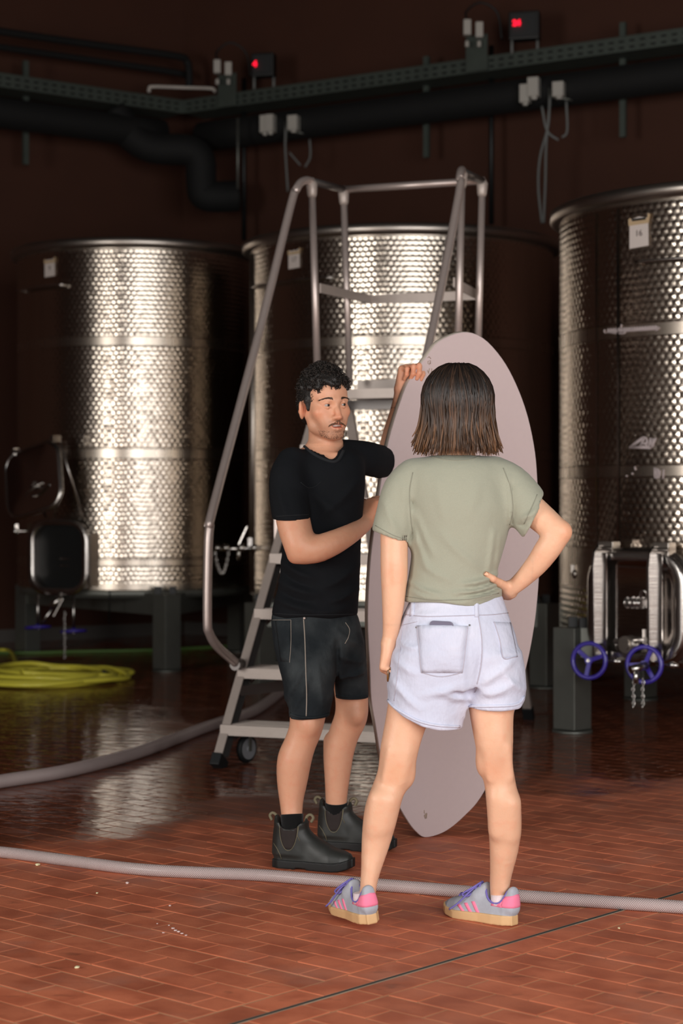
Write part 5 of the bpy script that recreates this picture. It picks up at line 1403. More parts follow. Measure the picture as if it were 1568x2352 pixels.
# hair: centre-parted bob
def skullw(th, ph_, grow): # th from top, ph azimuth
    rx, ry, rz = .080*.94+grow, .100*.94+grow, .092*.94+grow
    return hwc+HW @ Vector((rx*math.sin(th)*math.sin(ph_), -.018*.94-ry*math.sin(th)*math.cos(ph_), .030*.94+rz*math.cos(th)))
paths = []
zb = HC-(1046-HZ)/FOC*5.6
for i in range(1150):
    ph_ = rw.uniform(-2.05, 2.05)                    # 0 = straight back, + towards her right (image right is -x in HW)
    lay = rw.random()
    g = .012+.016*lay
    th0 = rw.uniform(.05, .55)
    side = 1 if ph_ > 0 else -1
    pts = []
    root = hwc+HW @ Vector((.004*side, -.018-.06*rw.uniform(-.9, 1.0), .030+.092*.94+.006))
    e0 = abs(ph_)
    for t in np.linspace(.12, 1.62, 8):
        p = skullw(t, ph_+.10*math.sin(t*2+i), g+.006*math.sin(t*1.5)); pts.append(p)
    pts[0] = pts[0].lerp(root, .55)
    last = pts[-1]; out = (last-hwc); out.z = 0; out.normalize()
    end = zb+rw.uniform(-.004, .022)+(.035*max(0, e0-1.35))+(.012 if rw.random() < .3 else 0)
    if rw.random() < .05: end += .03
    flick = rw.uniform(-.010, .018)+(.022 if -ph_ < -1.25 and False else 0)
    if e0 > 1.2: flick += rw.uniform(0, .02)
    n = 6
    for k in range(1, n+1):
        u = k/n
        p = last+Vector((0, 0, (end-last.z)*u))+out*(flick*u*u-.012*math.sin(u*PI)*(1 if e0 < 1.2 else .2))+Vector((.003*math.sin(u*5+i), .002*math.cos(u*4+i*2), 0))
        pts.append(p)
    m = len(pts); rad = [.0025*(.7+.5*lay)*(1 if k < m-3 else (m-k)/3.4) for k in range(m)]; rad[0] *= .6
    tone = rw.random()**2.6
    dark = np.array(lin((24, 20, 18))[:3]); mid = np.array(lin((62, 46, 36))[:3]); tip = np.array(lin((142, 102, 70))[:3])
    cl = []
    for k in range(m):
        u = k/(m-1); c = dark*(1-tone)+mid*tone; w_ = np.clip((u-.45)/.55, 0, 1)*(.25+.75*tone)*(.55+.45*min(1, e0/1.3)); cl.append(tuple(c*(1-w_)+tip*w_))
    paths.append((pts, rad, cl))
for (x0, y0, x1, y1, x2, y2) in ((1112, 905, 1126, 940, 1131, 962), (1114, 925, 1128, 950, 1131, 985), (1118, 970, 1128, 1000, 1131, 1030), (978, 950, 966, 985, 957, 1001), (976, 960, 968, 990, 955, 1004), (1125, 1010, 1132, 1035, 1138, 1046), (1118, 1000, 1128, 1025, 1128, 1048)):
    pts = cr([tuple(P(x0, y0, 5.60)), tuple(P(x1, y1, 5.60)), tuple(P(x2, y2, 5.60))], 4)
    paths.append(([Vector(p) for p in pts], list(np.linspace(.0018, .0005, len(pts))), [tuple(lin((110, 80, 56))[:3])]*len(pts)))
for i in range(46):                                   # the lighter lock at her left ear
    a = P(975+rw.uniform(-3, 5), 930+rw.uniform(0, 24), 5.60+rw.uniform(-.01, .03)); b = P(966+rw.uniform(-6, 14), 975+rw.uniform(-6, 10), 5.60); c = P(958+rw.uniform(-2, 24), 1002+rw.uniform(-6, 22), 5.595)
    pts = [Vector(p) for p in cr([tuple(a), tuple(b), tuple(c)], 4)]
    k_ = rw.uniform(.6, 1); paths.append((pts, list(np.linspace(.0024, .0006, len(pts))), [tuple(np.array(lin((150, 108, 72))[:3])*k_)]*len(pts)))
me = strands('hair', paths, M['hair_w'], wom)
hair_w = link('hair', me, M['hair_w'], wom)
hc_ = Field()
hc_.ell(hwc+HW @ Vector((0, -.018, .032))*.94, (.087, .106, .096)); hc_.stack([row(920, 984, 1113, 5.60, .10), row(980, 978, 1118, 5.592, .085), row(1020, 985, 1112, 5.588, .06)], k=.03)
hc_.plane(hwc+Vector((0, .055, 0)), (0, 1, -.35), .02)
me, v, f = skin_mesh('under_hair', hc_, [(tuple(hwc-Vector((.13, .15, .16))), tuple(hwc+Vector((.13, .15, .16))), .006)])
set_col(me, np.array(lin((26, 21, 18))[:3])); link('under_hair', me, M['hair_w'], hair_w)

# sneakers, built toe towards +x around the heel, then placed
def sneaker(side_label, pos, yaw, pitch, roll, stripe_side):
    T = Matrix.Translation(pos) @ Matrix.Rotation(yaw, 4, 'Z') @ Matrix.Rotation(pitch, 4, 'Y') @ Matrix.Rotation(roll, 4, 'X')
    Ls = .262
    xs = [0, .02, .06, .11, .16, .20, .235, .255, .262]
    wd = [.012, .028, .033, .033, .040, .044, .036, .020, .006]
    def prof(x, tab): return np.interp(x, xs, tab)
    so = Field()
    def sole(X, Y, Z):
        w_ = prof(X, wd).astype(np.float32)+.003
        cz = .0135+.10*np.maximum(X-.19, 0)**2*6+.0*Y
        d = np.maximum(np.abs(Y)-w_, np.abs(Z-cz-np.maximum(X-.2, 0)*.15)-(.0135-.003*np.clip((X-.05)/.2, 0, 1)))
        return np.maximum(d, np.maximum(-X-.004, X-Ls-.002))
    so.put(sole, (-.03, -.07, -.03), (.30, .07, .08), 0); so.post = lambda D, X, Y, Z: D-.002
    me, v, f = skin_mesh('sole', so, [((-.02, -.065, -.02), (.285, .065, .075), .003)])
    up = Field()
    ht = [.060, .074, .068, .070, .062, .046, .034, .024, .015]
    def upper(X, Y, Z):
        w_ = prof(X, wd).astype(np.float32); h_ = prof(X, ht).astype(np.float32); zz = np.maximum(Z-.020, 0)
        q = (np.abs(Y/w_)**2.3+(zz/h_)**2.3+1e-9)**(1/2.3); d = (q-1)*np.minimum(w_, h_)
        return np.maximum(np.maximum(d, .016-Z), np.maximum(-X+.0, X-Ls+.003)).astype(np.float32)
    up.put(upper, (-.03, -.07, 0), (.30, .07, .13), 0)
    up.cone((.004, 0, .05), (.000, 0, .098), .020, .013, .02, sq=((0, 1, 0), 1.3))
    up.cone((.125, 0, .078), (.100, 0, .104), .018, .012, .02, sq=((0, 1, 0), 1.5))
    up.cone((.052, 0, .075), (.055, 0, .16), .026, .034, .008, 's', sq=((1, 0, 0), 1.35))
    me2, v2, f2 = skin_mesh('upper', up, [((-.03, -.065, .005), (.285, .065, .125), .003)])
    root = link(side_label, me2, M['shoe_grey'], wom); me2.transform(T); me.transform(T)
    root.name = 'sneaker'; link('sole', me, M['gum'], root)
    ub = BVHTree.FromPolygons([Vector(q) for q in v2], [tuple(q) for q in f2])
    def side(x, z, s):
        r = ub.ray_cast(Vector((x, s*.2, z)), Vector((0, -s, 0)))
        if r[0] is None: r = ub.find_nearest(Vector((x, s*.02, z)))
        return r[0], r[1]
    def lray(s, q):
        def g(u, v_):
            a = Vector(q[0]).lerp(Vector(q[1]), u); b = Vector(q[3]).lerp(Vector(q[2]), u); c = a.lerp(b, v_); p, n = side(c.x, c.y, s); return p, n
        return g
    def add(nm, s, q, nu, nv, th, mat):
        o = patch(nm, lray(s, q), nu, nv, th, mat, None)
        if o: o.data.transform(T); o.parent = root
    for s in (-1, 1):
        for k in range(3):
            x = .120+k*.026; add('stripe', s, [(x+.004, .060-k*.007), (x+.016, .058-k*.007), (x+.006-.012, .024), (x-.006-.012, .024)], 3, 6, .0018, M['shoe_pink'])
        add('heel_tab', s, [(.020, .074), (.062, .064), (.062, .054), (.022, .052)], 4, 2, .0022, M['shoe_pink'])
    def heel(u, v_):
        a = PI*(.5+u); z = .093-.040*v_-.012*(1-v_)*abs(2*u-1)
        o_ = Vector((.026+.2*math.cos(a), .2*math.sin(a), z)); r = ub.ray_cast(o_, (Vector((.026, 0, z))-o_).normalized())
        if r[0] is None: r = ub.find_nearest(Vector((.026+.03*math.cos(a), .03*math.sin(a), z)))
        return r[0], r[1]
    o = patch('heel_tab', heel, 14, 5, .0022, M['shoe_pink'], None); o.data.transform(T); o.parent = root
    mb = MB()
    def top(x, y):
        r = ub.ray_cast(Vector((x, y, .3)), Vector((0, 0, -1))); return (r[0] if r[0] is not None else Vector((x, y, .05)))
    for k in range(6):
        x = .118+k*.016; a, b, c = top(x-.006, -.020), top(x+.004, 0), top(x-.006, .020)
        mb.tube([a+Vector((0, 0, .002)), b+Vector((0, 0, .005)), c+Vector((0, 0, .002))], .0036, 6)
    for s in (-1, 1):
        mb.tube(cr([tuple(top(.118, 0)+Vector((0, 0, .008))), (.135, s*.030, .098), (.165, s*.040, .078), (.148, s*.030, .074), tuple(top(.122, 0)+Vector((0, 0, .006)))], 5), .0032, 6)
        mb.tube(cr([tuple(top(.118, 0)+Vector((0, 0, .008))), (.140, s*.032, .088), (.175, s*.050, .050), (.20, s*.062, .030)], 5), .0028, 6)
    o = mb.build('lace', M['shoe_lace'], None); o.data.transform(T); o.parent = root
    mb = MB(); rim = []
    for k in range(28):
        a = 2*PI*k/28; x, y = .054+.046*math.cos(a), .027*math.sin(a)
        r = ub.ray_cast(Vector((x, y, .3)), Vector((0, 0, -1))); z = r[0].z if r[0] is not None else .07
        rim.append((x, y, min(max(z, .062), .105)))
    sm = [(np.array(rim[i-1])+np.array(rim[i])*2+np.array(rim[(i+1) % 28]))/4 for i in range(28)]
    mb.tube([Vector(q) for q in sm], .0034, 7, closed=True); o = mb.build('collar', M['shoe_lace'], None); o.data.transform(T); o.parent = root
    mb = MB(); mb.tube([(.05, 0, .055), (.052, 0, .085)], [.030, .026], 16); o = mb.build('sock', M['sock_w'], None); o.data.transform(T); o.parent = root
    return root
g = G(1180, 2132); sneaker('sneaker', Vector((g.x+.002, g.y+.034, .003)), PI-R(43), R(1.2), 0, -1)
q = P(853, 2116, 5.545); sneaker('sneaker', Vector((q.x+.002, q.y+.012, .026)), PI-R(67), R(2), R(-7), -1)
# sunglasses in her left hand
sg = P(886, 1540, 5.60)
gl = thing('sunglasses', 'tortoiseshell sunglasses dangling from the left hand of the person in white shorts', 'sunglasses', sg)
gM = Matrix((Vector((.15, .97, 0)).normalized(), Vector((-.05, 0, -1)).normalized(), Vector((-1, .15, .05)).normalized())).transposed()
base = P(897, 1522, 5.61)
for k, s in ((0, 0), (1, 1)):
    c = base+gM @ Vector((-.026+.062*k, .030, 0)); mb = MB(); ring = [c+gM @ Vector((x, y, 0)) for x, y in rrect(.052, .044, .016, 5)]; mb.tube(ring, .0032, 7, closed=True); mb.build('rim', M['tortoise'], gl)
    mb = MB(); mb.prism(rrect(.048, .040, .015, 5), -.0008, .0008, gM, c); mb.build('lens', M['lens'], gl)
for k in (0, 1):
    a = base+gM @ Vector((-.055+.12*k, .016, -.004)); mb = MB(); mb.tube(cr([tuple(a), tuple(a+gM @ Vector((.02*(1-2*k), -.01, -.012))), tuple(a+gM @ Vector((.05*(1-2*k), .05, -.014))), tuple(a+gM @ Vector((.05*(1-2*k), .068, -.010)))], 4), .0028, 6); mb.build('temple', M['tortoise'], gl)
# ------------------------------------------------------------------ the man
rm = random.Random(5)
man = thing('person', 'person in black t-shirt, dark denim shorts and black boots, holding the oval board upright', 'person', (-.1, 6.65, 0))
mr = [pr(712, 1440, 6.62, .080), pr(712, 1530, 6.58, .078), pr(709, 1610, 6.548, .068), pr(703, 1668, 6.54, .0590), pr(690, 1705, 6.545, .0560), pr(676, 1745, 6.55, .0600), pr(671, 1790, 6.555, .0545), pr(669, 1835, 6.552, .0430), pr(670, 1870, 6.545, .0375), pr(672, 1905, 6.535, .0350), pr(675, 1925, 6.53, .030)]
ml = [pr(780, 1440, 6.70, .060), pr(796, 1530, 6.78, .062), pr(807, 1600, 6.82, .060), pr(806, 1645, 6.84, .0600), pr(790, 1685, 6.86, .0560), pr(779, 1725, 6.87, .0545), pr(775, 1770, 6.875, .0490), pr(773, 1810, 6.88, .0430), pr(772, 1842, 6.885, .0390), pr(773, 1875, 6.892, .0350), pr(776, 1893, 6.892, .030)]
mbd = Field()
mbd.stack([row(1040, 690, 815, 6.63, .07), row(1080, 655, 832, 6.62, .09), row(1150, 655, 828, 6.62, .10), row(1250, 655, 815, 6.62, .095), row(1340, 655, 812, 6.62, .095), row(1430, 645, 802, 6.64, .080), row(1500, 660, 800, 6.65, .070)], k=.03)
mbd.chain(mr, k=.02); mbd.chain(ml, k=.02)
mbd.ell(P(712, 1662, 6.495), (.030, .030, .036), k=.03); mbd.ell(P(818, 1640, 6.785), (.028, .028, .034), k=.03)
mbd.cone(P(660, 1725, 6.59), P(658, 1785, 6.60), .020, .018, .03); mbd.cone(P(760, 1700, 6.90), P(760, 1760, 6.91), .026, .02, .03)
mra = [pr(672, 1080, 6.54, .048), pr(664, 1130, 6.50, .054), pr(672, 1190, 6.455, .0590), pr(684, 1238, 6.425, .0560), pr(693, 1262, 6.42, .0490)]
mbd.chain(mra, k=.012); mbd.cone(P(690, 1255, 6.42), P(674, 1281, 6.425), .034, .018, .02)
mrf = [pr(690, 1258, 6.42, .0470), pr(722, 1262, 6.415, .0480), pr(760, 1249, 6.43, .0440), pr(796, 1231, 6.475, .0370), pr(824, 1214, 6.56, .0305), pr(838, 1202, 6.625, .0285)]
mbd.chain(mrf, k=.02)
mla = [pr(825, 1053, 6.70, .040), pr(858, 1059, 6.80, .043), pr(888, 1072, 6.90, .046)]
mbd.chain(mla, k=.012)
# board edge: where the two hands grip
def edge_at(py):
    best = min(edge_px[22:], key=lambda q: abs(q[1]-py)); i = edge_px.index(best)
    a, b = edge_px[i-1], edge_px[(i+1) % len(edge_px)]
    t = (py-a[1])/(b[1]-a[1]) if b[1] != a[1] else .5
    return onboard(a[0]+(b[0]-a[0])*t, py)
e1 = edge_at(866)
wu = e1-bu*.012-bn*.058+Vector((-.012, 0, -.060))
mlf = [(*P(888, 1072, 6.90), .046), (*P(902, 1010, 6.925), .044), (*P(916, 950, 6.915), .036), (*(wu+Vector((-.003, .008, -.03))), .0285), (*wu, .027)]
mbd.chain(mlf, k=.02)
hand_field(mbd, wu, (.30, -.10, .95), (.78, .50, -.1), bn*.25+bu*1.0, ((68, 78, 35), (70, 80, 40), (74, 84, 40), (80, 84, 40)), ((.5, .6, .5), (.4, .6, .6), (.3, .6, .6)), 1.04)
e2 = edge_at(1172)
wl_ = Vector(P(838, 1202, 6.63))
hand_field(mbd, wl_, Vector((.30, .50, .85)), Vector((-.55, .75, .1)), (bu*.9+bn*.1), ((38, 40, 25), (42, 42, 25), (46, 44, 25), (52, 46, 25)), ((.62, .75, -.1), (.3, 1, .1), (.1, 1, .25)), 1.04)
mbd.chain([pr(742, 1062, 6.63, .070), pr(744, 1035, 6.640, .0610), pr(745, 1008, 6.652, .0570), pr(744, 970, 6.66, .056)], k=.014)
mbd.cone(P(714, 1044, 6.62), P(684, 1066, 6.58), .030, .038, .04); mbd.cone(P(772, 1035, 6.66), P(792, 1050, 6.69), .030, .030, .04)
ya = R(29)
fw = Vector((math.sin(ya), -math.cos(ya), -.03)).normalized(); lf = Vector((math.cos(ya), math.sin(ya), .055)); lf = (lf-fw*lf.dot(fw)).normalized(); HMm = Matrix((lf, fw, lf.cross(fw))).transposed()
if HMm.col[2].z < 0: HMm.col[2] = -HMm.col[2]
hmc = P(744, 930, 6.62)
# neck hollow
hw = head_field(mbd, hmc, HMm, 1.0, man=True)
mbd.ell(P(766, 1050, 6.545), (.012, .010, .014), k=.02, op='s')
blocks = [((P(600, 0, 6.5).x, 6.30, .02), (P(960, 0, 6.8).x, 7.05, 1.74), .0085),
          (*bb(hmc+Vector((.005, -.01, -.005)), (.125, .14, .15)), .0024),
          (*bb(e1+Vector((-.01, .02, -.01)), (.085, .09, .10)), .003), (*bb(e2+Vector((-.015, -.0, -.01)), (.10, .11, .115)), .003)]
me, v, f = skin_mesh('body', mbd, blocks)
loc = (v-np.array(hmc)) @ np.array(HMm)          # head coordinates
col = blend_col(v, (1, 1, 1), [(hw(0, .108, -.044), .030, (1.0, .80, .74)), (hw(.048, .06, -.03), .04, (1.05, .84, .78)), (hw(-.048, .06, -.03), .04, (1.05, .84, .78)), (hw(-.086, -.012, -.012), .04, (1.0, .80, .74)), (P(866, 1165, 6.65), .09, (1.02, .86, .80)), (P(945, 860, 6.8), .09, (1.02, .84, .77)), (P(678, 1280, 6.44), .06, (1.0, .84, .76))])
x, y, z = loc[:, 0], loc[:, 1], loc[:, 2]
inhead = (np.abs(x) < .1) & (np.abs(y+.0) < .125) & (z > -.135) & (z < .14)
def ss(t, a, b): t = np.clip((t-a)/(b-a), 0, 1); return t*t*(3-2*t)
stub = inhead*ss(-z, .030, .085)*ss(y, -.02, .03)*(1-ss(-z, .112, .130))*.46
stub = np.maximum(stub, inhead*np.exp(-((z+.060)/.007)**2)*(np.abs(x) < .032)*(y > .07)*.5)
jawl = inhead*ss(-z, .02, .05)*np.exp(-((y-.012)/.03)**2)*.25
stub = np.maximum(stub, jawl)
lips = inhead*(y > .074)*(np.abs(x) < .025)*np.clip(1.25-((x/.025)**2+((z+.0735)/.0125)**2), 0, 1)
lips = np.clip(lips*1.6, 0, 1)*(((z > -.0735)*(np.abs(z+.0672) < .0048)) | ((z <= -.0735)*(np.abs(z+.0805) < .0078)))
stub = stub*(1-lips)
col = col*(1-stub[:, None])+np.array([.46, .46, .46])*stub[:, None]
col = col*(1-.75*lips[:, None])+np.array([1.02, .62, .60])*.75*lips[:, None]
inm = inhead*(np.abs(x) < .017)*(np.abs(z+.0755) < .0050)*(y > .078)*(y < .0955-.0*y)
col = col*(1-inm[:, None])+np.array([.42, .16, .15])*inm[:, None]
lid = inhead*np.exp(-(((np.abs(x)-.032)/.016)**2+((z+.001)/.009)**2))*(y > .06)*.30  # shade of the upper lids around the eyes, put into the skin colour
col = col*(1-lid[:, None])+np.array([.8, .56, .50])*lid[:, None]
set_col(me, col)
body_m = link('body', me, M['skin_m'], man); fb = bvh_of(me)
gaze = (HMm @ Vector((.30, 1, -.02))).normalized()
for q in (-1, 1):
    c = hw(q*.0318, .0755, -.001); mb = MB(); mb.ball(c, .0122, n=20, m=12); ey = mb.build('eye', M['eye'], man)
    mb = MB(); Mi = frame_m(gaze); mb.lathe([(.0001, .0126), (.003, .0125), (.0052, .0116), (.0058, .0108)], c, 16, Mi); mb.build('iris', M['iris'], ey)
mb = MB(); mb.add([hw(a, .0935-abs(a)*abs(a)*24, zz) for zz in (-.0766, -.0705) for a in np.linspace(-.016, .016, 9)], [(i, i+1, i+10, i+9) for i in range(8)], True); mb.build('teeth', M['teeth'], man)
# facial hair: brows, moustache, thin chin hair
def hairs(n, gen, mat_rgb, r):
    paths = []
    for i in range(n):
        g_ = gen(i)
        if g_ is None: continue
        a, dirv, L = g_
        hh = fb.find_nearest(a)
        p, nn = hh[0], hh[1]; dirv = (dirv-nn*dirv.dot(nn)*.6).normalized()
        pts = [p-nn*.0005, p+nn*.0008+dirv*L*.5, p+nn*.0011+dirv*L]; k_ = rm.uniform(.6, 1.2)
        paths.append((pts, [r, r*.8, r*.3], [tuple(np.array(lin(mat_rgb)[:3])*k_)]*3))
    return paths
U = lambda x_, y_, z_: HMm @ Vector((x_, y_, z_))
def brow(i):
    q = -1 if i % 2 else 1; u = rm.random(); x_ = .013+.036*u; z_ = .0175+.0055*math.sin(u*2.4)-.004*u*u+rm.uniform(-.0024, .0024)*(1-.5*u)
    return hw(q*x_, .092-.022*u*u, z_), U(q*(.5+.5*u), -.2, .55-.8*u), .0085
def tash(i):
    q = -1 if i % 2 else 1; u = rm.random(); x_ = .001+.029*u; z_ = -.0600-.0008*u-.012*u*u+rm.uniform(-.0028, .0034)*(1-.4*u)
    return hw(q*x_, .104-.020*u*u, z_), U(q*(.25+.6*u), .15, -1+.15*u), .0065
def chin(i):
    a = rm.uniform(-1.15, 1.15); zz = rm.uniform(-.122, -.088)
    return hw(.062*math.sin(a), .02+.068*math.cos(a), zz), U(rm.uniform(-.3, .3), .1, -1), .0035
def jaw(i):
    q = -1 if i % 2 else 1; yy = rm.uniform(-.012, .045); zz = -.045-.035*rm.random()-.5*max(0, yy)
    return hw(q*.07, yy, zz), U(0, .3, -1), .0030
fh = hairs(260, brow, (74, 54, 42), .00034)+hairs(330, tash, (108, 80, 60), .00032)+hairs(420, chin, (92, 70, 56), .00020)
me = strands('facial_hair', fh, M['hair_m'], man, 4); link('facial_hair', me, M['hair_m'], man)
# head hair: dark scalp shell and short curls
hf = Field(); A = np.array(HMm)
hf.ell(hw(0, -.018, .034), (.083, .104, .096), A)
hf.ell(hw(0, .012, .090), (.062, .080, .040), A, .03)
for q in (-1, 1): hf.cone(hw(q*.074, .012, .020), hw(q*.074, .014, -.014), .011, .007, .012)
hf.ell(hw(0, -.078, -.02), (.062, .036, .055), A, .03)
hf.ell(hw(0, .085, -.020), (.072, .060, .096), A, .012, 's'); hf.ell(hw(0, .055, -.075), (.095, .075, .070), A, .015, 's')
for q in (-1, 1): hf.ell(hw(q*.086, -.012, -.018), (.030, .026, .040), A, .006, 's')
hf.plane(hw(0, 0, -.072), U(0, .3, -1), .012)
rs = np.random.RandomState(4)
for i in range(260):            # lumps of curls over the crown and fringe
    th = abs(rs.normal(0, .62)); ph_ = rs.uniform(-PI, PI)
    p = hw(.080*math.sin(th)*math.sin(ph_), -.004+.098*math.sin(th)*math.cos(ph_), .040+.094*math.cos(th))
    hf.ell(p, rs.uniform(.008, .015, 3), None, .006)
for i in range(46):             # fringe
    u = rs.uniform(-1, 1); p = hw(.056*u, .083-.026*u*u+rs.uniform(-.004, .004), .080+rs.uniform(-.004, .014)-.004*abs(u)); hf.ell(p, rs.uniform(.006, .011, 3), None, .006)
me, v, f = skin_mesh('hair', hf, [(*bb(hmc+Vector((0, 0, .03)), (.14, .15, .16)), .003)])
kk = np.random.RandomState(2).uniform(.7, 1.3, len(v))
set_col(me, np.array(lin((22, 19, 17))[:3])*kk[:, None]); hb = bvh_of(me)
hair_m = link('hair', me, M['hair_m'], man)
paths = []
vv = [(p, n) for p, n in zip(me.vertices, me.vertices)]
lo_ = (v-np.array(hmc)) @ A
cand = np.nonzero(lo_[:, 2] > .0)[0]
for i in rs.choice(cand, 1500):
    p = Vector(v[i]); n = me.vertices[int(i)].normal.copy(); zl = lo_[i, 2]
    t = n.orthogonal().normalized(); t = Matrix.Rotation(rs.uniform(0, 6.28), 3, n) @ t
    cu = rs.uniform(.003, .007)*(1 if zl > .06 else .45)
    pts = []
    for k in range(6):
        a = k*.95; pts.append(p-n*.001+t*cu*math.sin(a)+n*(cu*(1-math.cos(a))*.7)+n.cross(t)*k*.0012)
    if lo_[i, 1] > .06 and zl > .05 and rs.rand() < .55: pts = [p, p+n*.003+U(0, 0, -.003), p+n*.004+U(0, .002, -.007), p+n*.002+U(.002, .0, -.010), p+U(.004, -.001, -.011)]
    c = np.array(lin((30, 24, 20))[:3])*rs.uniform(.5, 2.2)
    paths.append((pts, list(np.linspace(.0012, .0005, len(pts))), [tuple(c)]*len(pts)))
me = strands('curls', paths, M['hair_m'], man, 4); link('curls', me, M['hair_m'], hair_m)

# t-shirt
ms = Field()
ms.stack([row(1016, 708, 790, 6.64, .058), row(1030, 694, 806, 6.635, .070), row(1048, 664, 830, 6.628, .088), row(1075, 646, 838, 6.62, .108), row(1120, 640, 838, 6.62, .122), row(1180, 644, 833, 6.62, .125), row(1240, 648, 829, 6.62, .122), row(1300, 645, 827, 6.62, .122), row(1350, 638, 825, 6.62, .124), row(1395, 626, 822, 6.625, .130), row(1440, 622, 820, 6.63, .130)], k=.02)
sl = Field(); sl.chain([pr(672, 1066, 6.56, .060), pr(662, 1095, 6.525, .0650), pr(662, 1140, 6.495, .0660), pr(672, 1205, 6.445, .0665)])
sl.plane(P(672, 1191, 6.455), Vector((.04, .1, -1)), .004)
sr = Field(); sr.chain([pr(800, 1047, 6.68, .058), pr(838, 1052, 6.74, .061), pr(866, 1059, 6.82, .061), pr(900, 1066, 6.92, .060)])
sr.plane(P(882, 1050, 6.86), Vector((.75, .65, -.05)), .004)
ms.field(sl, .03); ms.field(sr, .03)
fm_ = folds([(648, 1290, 720, 1325, 8, .007), (643, 1335, 730, 1362, 8, .007), (638, 1375, 720, 1395, 7, .006), (745, 1345, 820, 1300, 9, .006), (760, 1378, 820, 1350, 8, .006), (690, 1105, 800, 1195, 12, .004), (825, 1105, 740, 1180, 10, .005), (700, 1225, 780, 1290, 10, .005), (820, 1240, 760, 1290, 9, .005), (690, 1400, 800, 1395, 8, .004), (650, 1315, 715, 1345, 5, -.005), (645, 1358, 720, 1380, 5, -.005), (640, 1120, 660, 1180, 8, .004)], 6.6, 6.62)
def hem_m(D, X, Y, Z):
    zc = HC-(1417-HZ)/FOC*6.55+.003*np.sin(X*40)
    return smax(fm_(D, X, Y, Z), zc-Z, .006)
ms.post = hem_m
ms.chain([pr(748, 1056, 6.600, .052), pr(748, 1034, 6.610, .061), pr(748, 1005, 6.625, .066)], op='s', k=.006)
ms.ell(P(762, 1034, 6.52), (.030, .05, .034), k=.01, op='s')
me, v, f = skin_mesh('t_shirt', ms, [((P(605, 0, 6.5).x, 6.36, HC-(1440-HZ)/651), (P(905, 0, 6.9).x, 7.0, HC-(1000-HZ)/651), .006)])
tee_m = link('t_shirt', me, M['tee_m'], man); tmb = bvh_of(me)
M['tee_m_rib'] = simple('black_rib', (22, 26, 30), .95)
seam('collar', tmb, [(697, 1024), (712, 1038), (738, 1053), (764, 1061), (778, 1055), (788, 1036)], .0056, M['tee_m_rib'], tee_m, .001, 8)
seam('hem', tmb, [(622, 1408), (680, 1412), (750, 1412), (818, 1410)], .0014, M['tee_m_rib'], tee_m)
seam('cuff', tmb, [(634, 1186), (670, 1184), (708, 1182)], .0014, M['tee_m_rib'], tee_m)
seam('chest_pocket', tmb, [(690, 1108), (706, 1120), (722, 1118), (738, 1106)], .0012, M['tee_m_rib'], tee_m)
# shorts
mh = Field()
mh.stack([row(1405, 626, 818, 6.63, .118), row(1430, 624, 824, 6.63, .122), row(1470, 632, 832, 6.64, .125), row(1510, 640, 837, 6.66, .120), row(1545, 645, 838, 6.67, .105)], k=.02)
l1 = Field(); l1.stack([row(1420, 650, 775, 6.625, .085), row(1455, 642, 782, 6.605, .098), row(1490, 637, 785, 6.58, .108), row(1540, 644, 778, 6.56, .108), row(1590, 653, 768, 6.55, .100), row(1630, 661, 759, 6.545, .094), row(1670, 664, 755, 6.54, .092)])
l1.plane(P(710, 1650, 6.5), (0.05, 0, -1), .004); l1.cone(P(709, 1600, 6.55), P(702, 1690, 6.535), .070, .076, .004, 's')
l2 = Field(); l2.stack([row(1425, 735, 815, 6.69, .080), row(1455, 745, 828, 6.72, .092), row(1490, 752, 838, 6.76, .103), row(1545, 762, 843, 6.80, .098), row(1590, 768, 846, 6.82, .094), row(1630, 770, 848, 6.83, .092)])
l2.plane(P(808, 1605, 6.78), (0, 0, -1), .004); l2.cone(P(806, 1570, 6.81), P(808, 1640, 6.835), .055, .058, .004, 's', sq=((0, 1, 0), 1.35))
mh.field(l1, .05); mh.field(l2, .04)
mh.post = folds([(655, 1600, 700, 1520, 8, .006), (668, 1635, 710, 1545, 7, .005), (745, 1610, 730, 1520, 8, .005), (640, 1440, 700, 1500, 8, .004), (770, 1440, 830, 1480, 8, .005), (780, 1500, 835, 1520, 8, .005), (785, 1560, 838, 1540, 7, .005), (775, 1470, 772, 1580, 6, -.010)], 6.6, 6.70)
me, v, f = skin_mesh('shorts', mh, [((P(605, 0, 6.5).x, 6.36, HC-(1670-HZ)/651), (P(870, 0, 6.9).x, 7.0, HC-(1395-HZ)/651), .006)])
sh_m = link('shorts', me, M['denim_m'], man); mbv = bvh_of(me)
seam('side_seam', mbv, [(697, 1420), (700, 1470), (702, 1540), (704, 1600), (703, 1645)], .0020, M['thread_m'], sh_m, .0002)
seam('pocket_seam', mbv, [(668, 1424), (668, 1480), (665, 1522)], .0010, M['thread_m'], sh_m)
seam('pocket_seam', mbv, [(622, 1424), (645, 1424), (668, 1424)], .0008, M['thread_m'], sh_m)
seam('rolled_hem', mbv, [(663, 1638), (685, 1646), (710, 1648), (735, 1646), (754, 1640)], .0050, M['denim_m'], sh_m, .0005, 8)
seam('hem', mbv, [(772, 1598), (808, 1601), (843, 1600)], .0032, M['denim_m'], sh_m, .0005, 8)
patch('pocket', quadray(mbv, [(632, 1426), (667, 1426), (665, 1520), (645, 1520)]), 6, 8, .003, M['denim_m'], sh_m)
seam('loose_thread', mbv, [(792, 1430), (801, 1445), (799, 1462), (791, 1478)], .0012, M['thread_m'], sh_m, .003)
p, n = hit(mbv, 699, 1420)
if p is not None: mb = MB(); mb.ball(p+n*.002, .005); mb.build('rivet', M['alu'], sh_m)
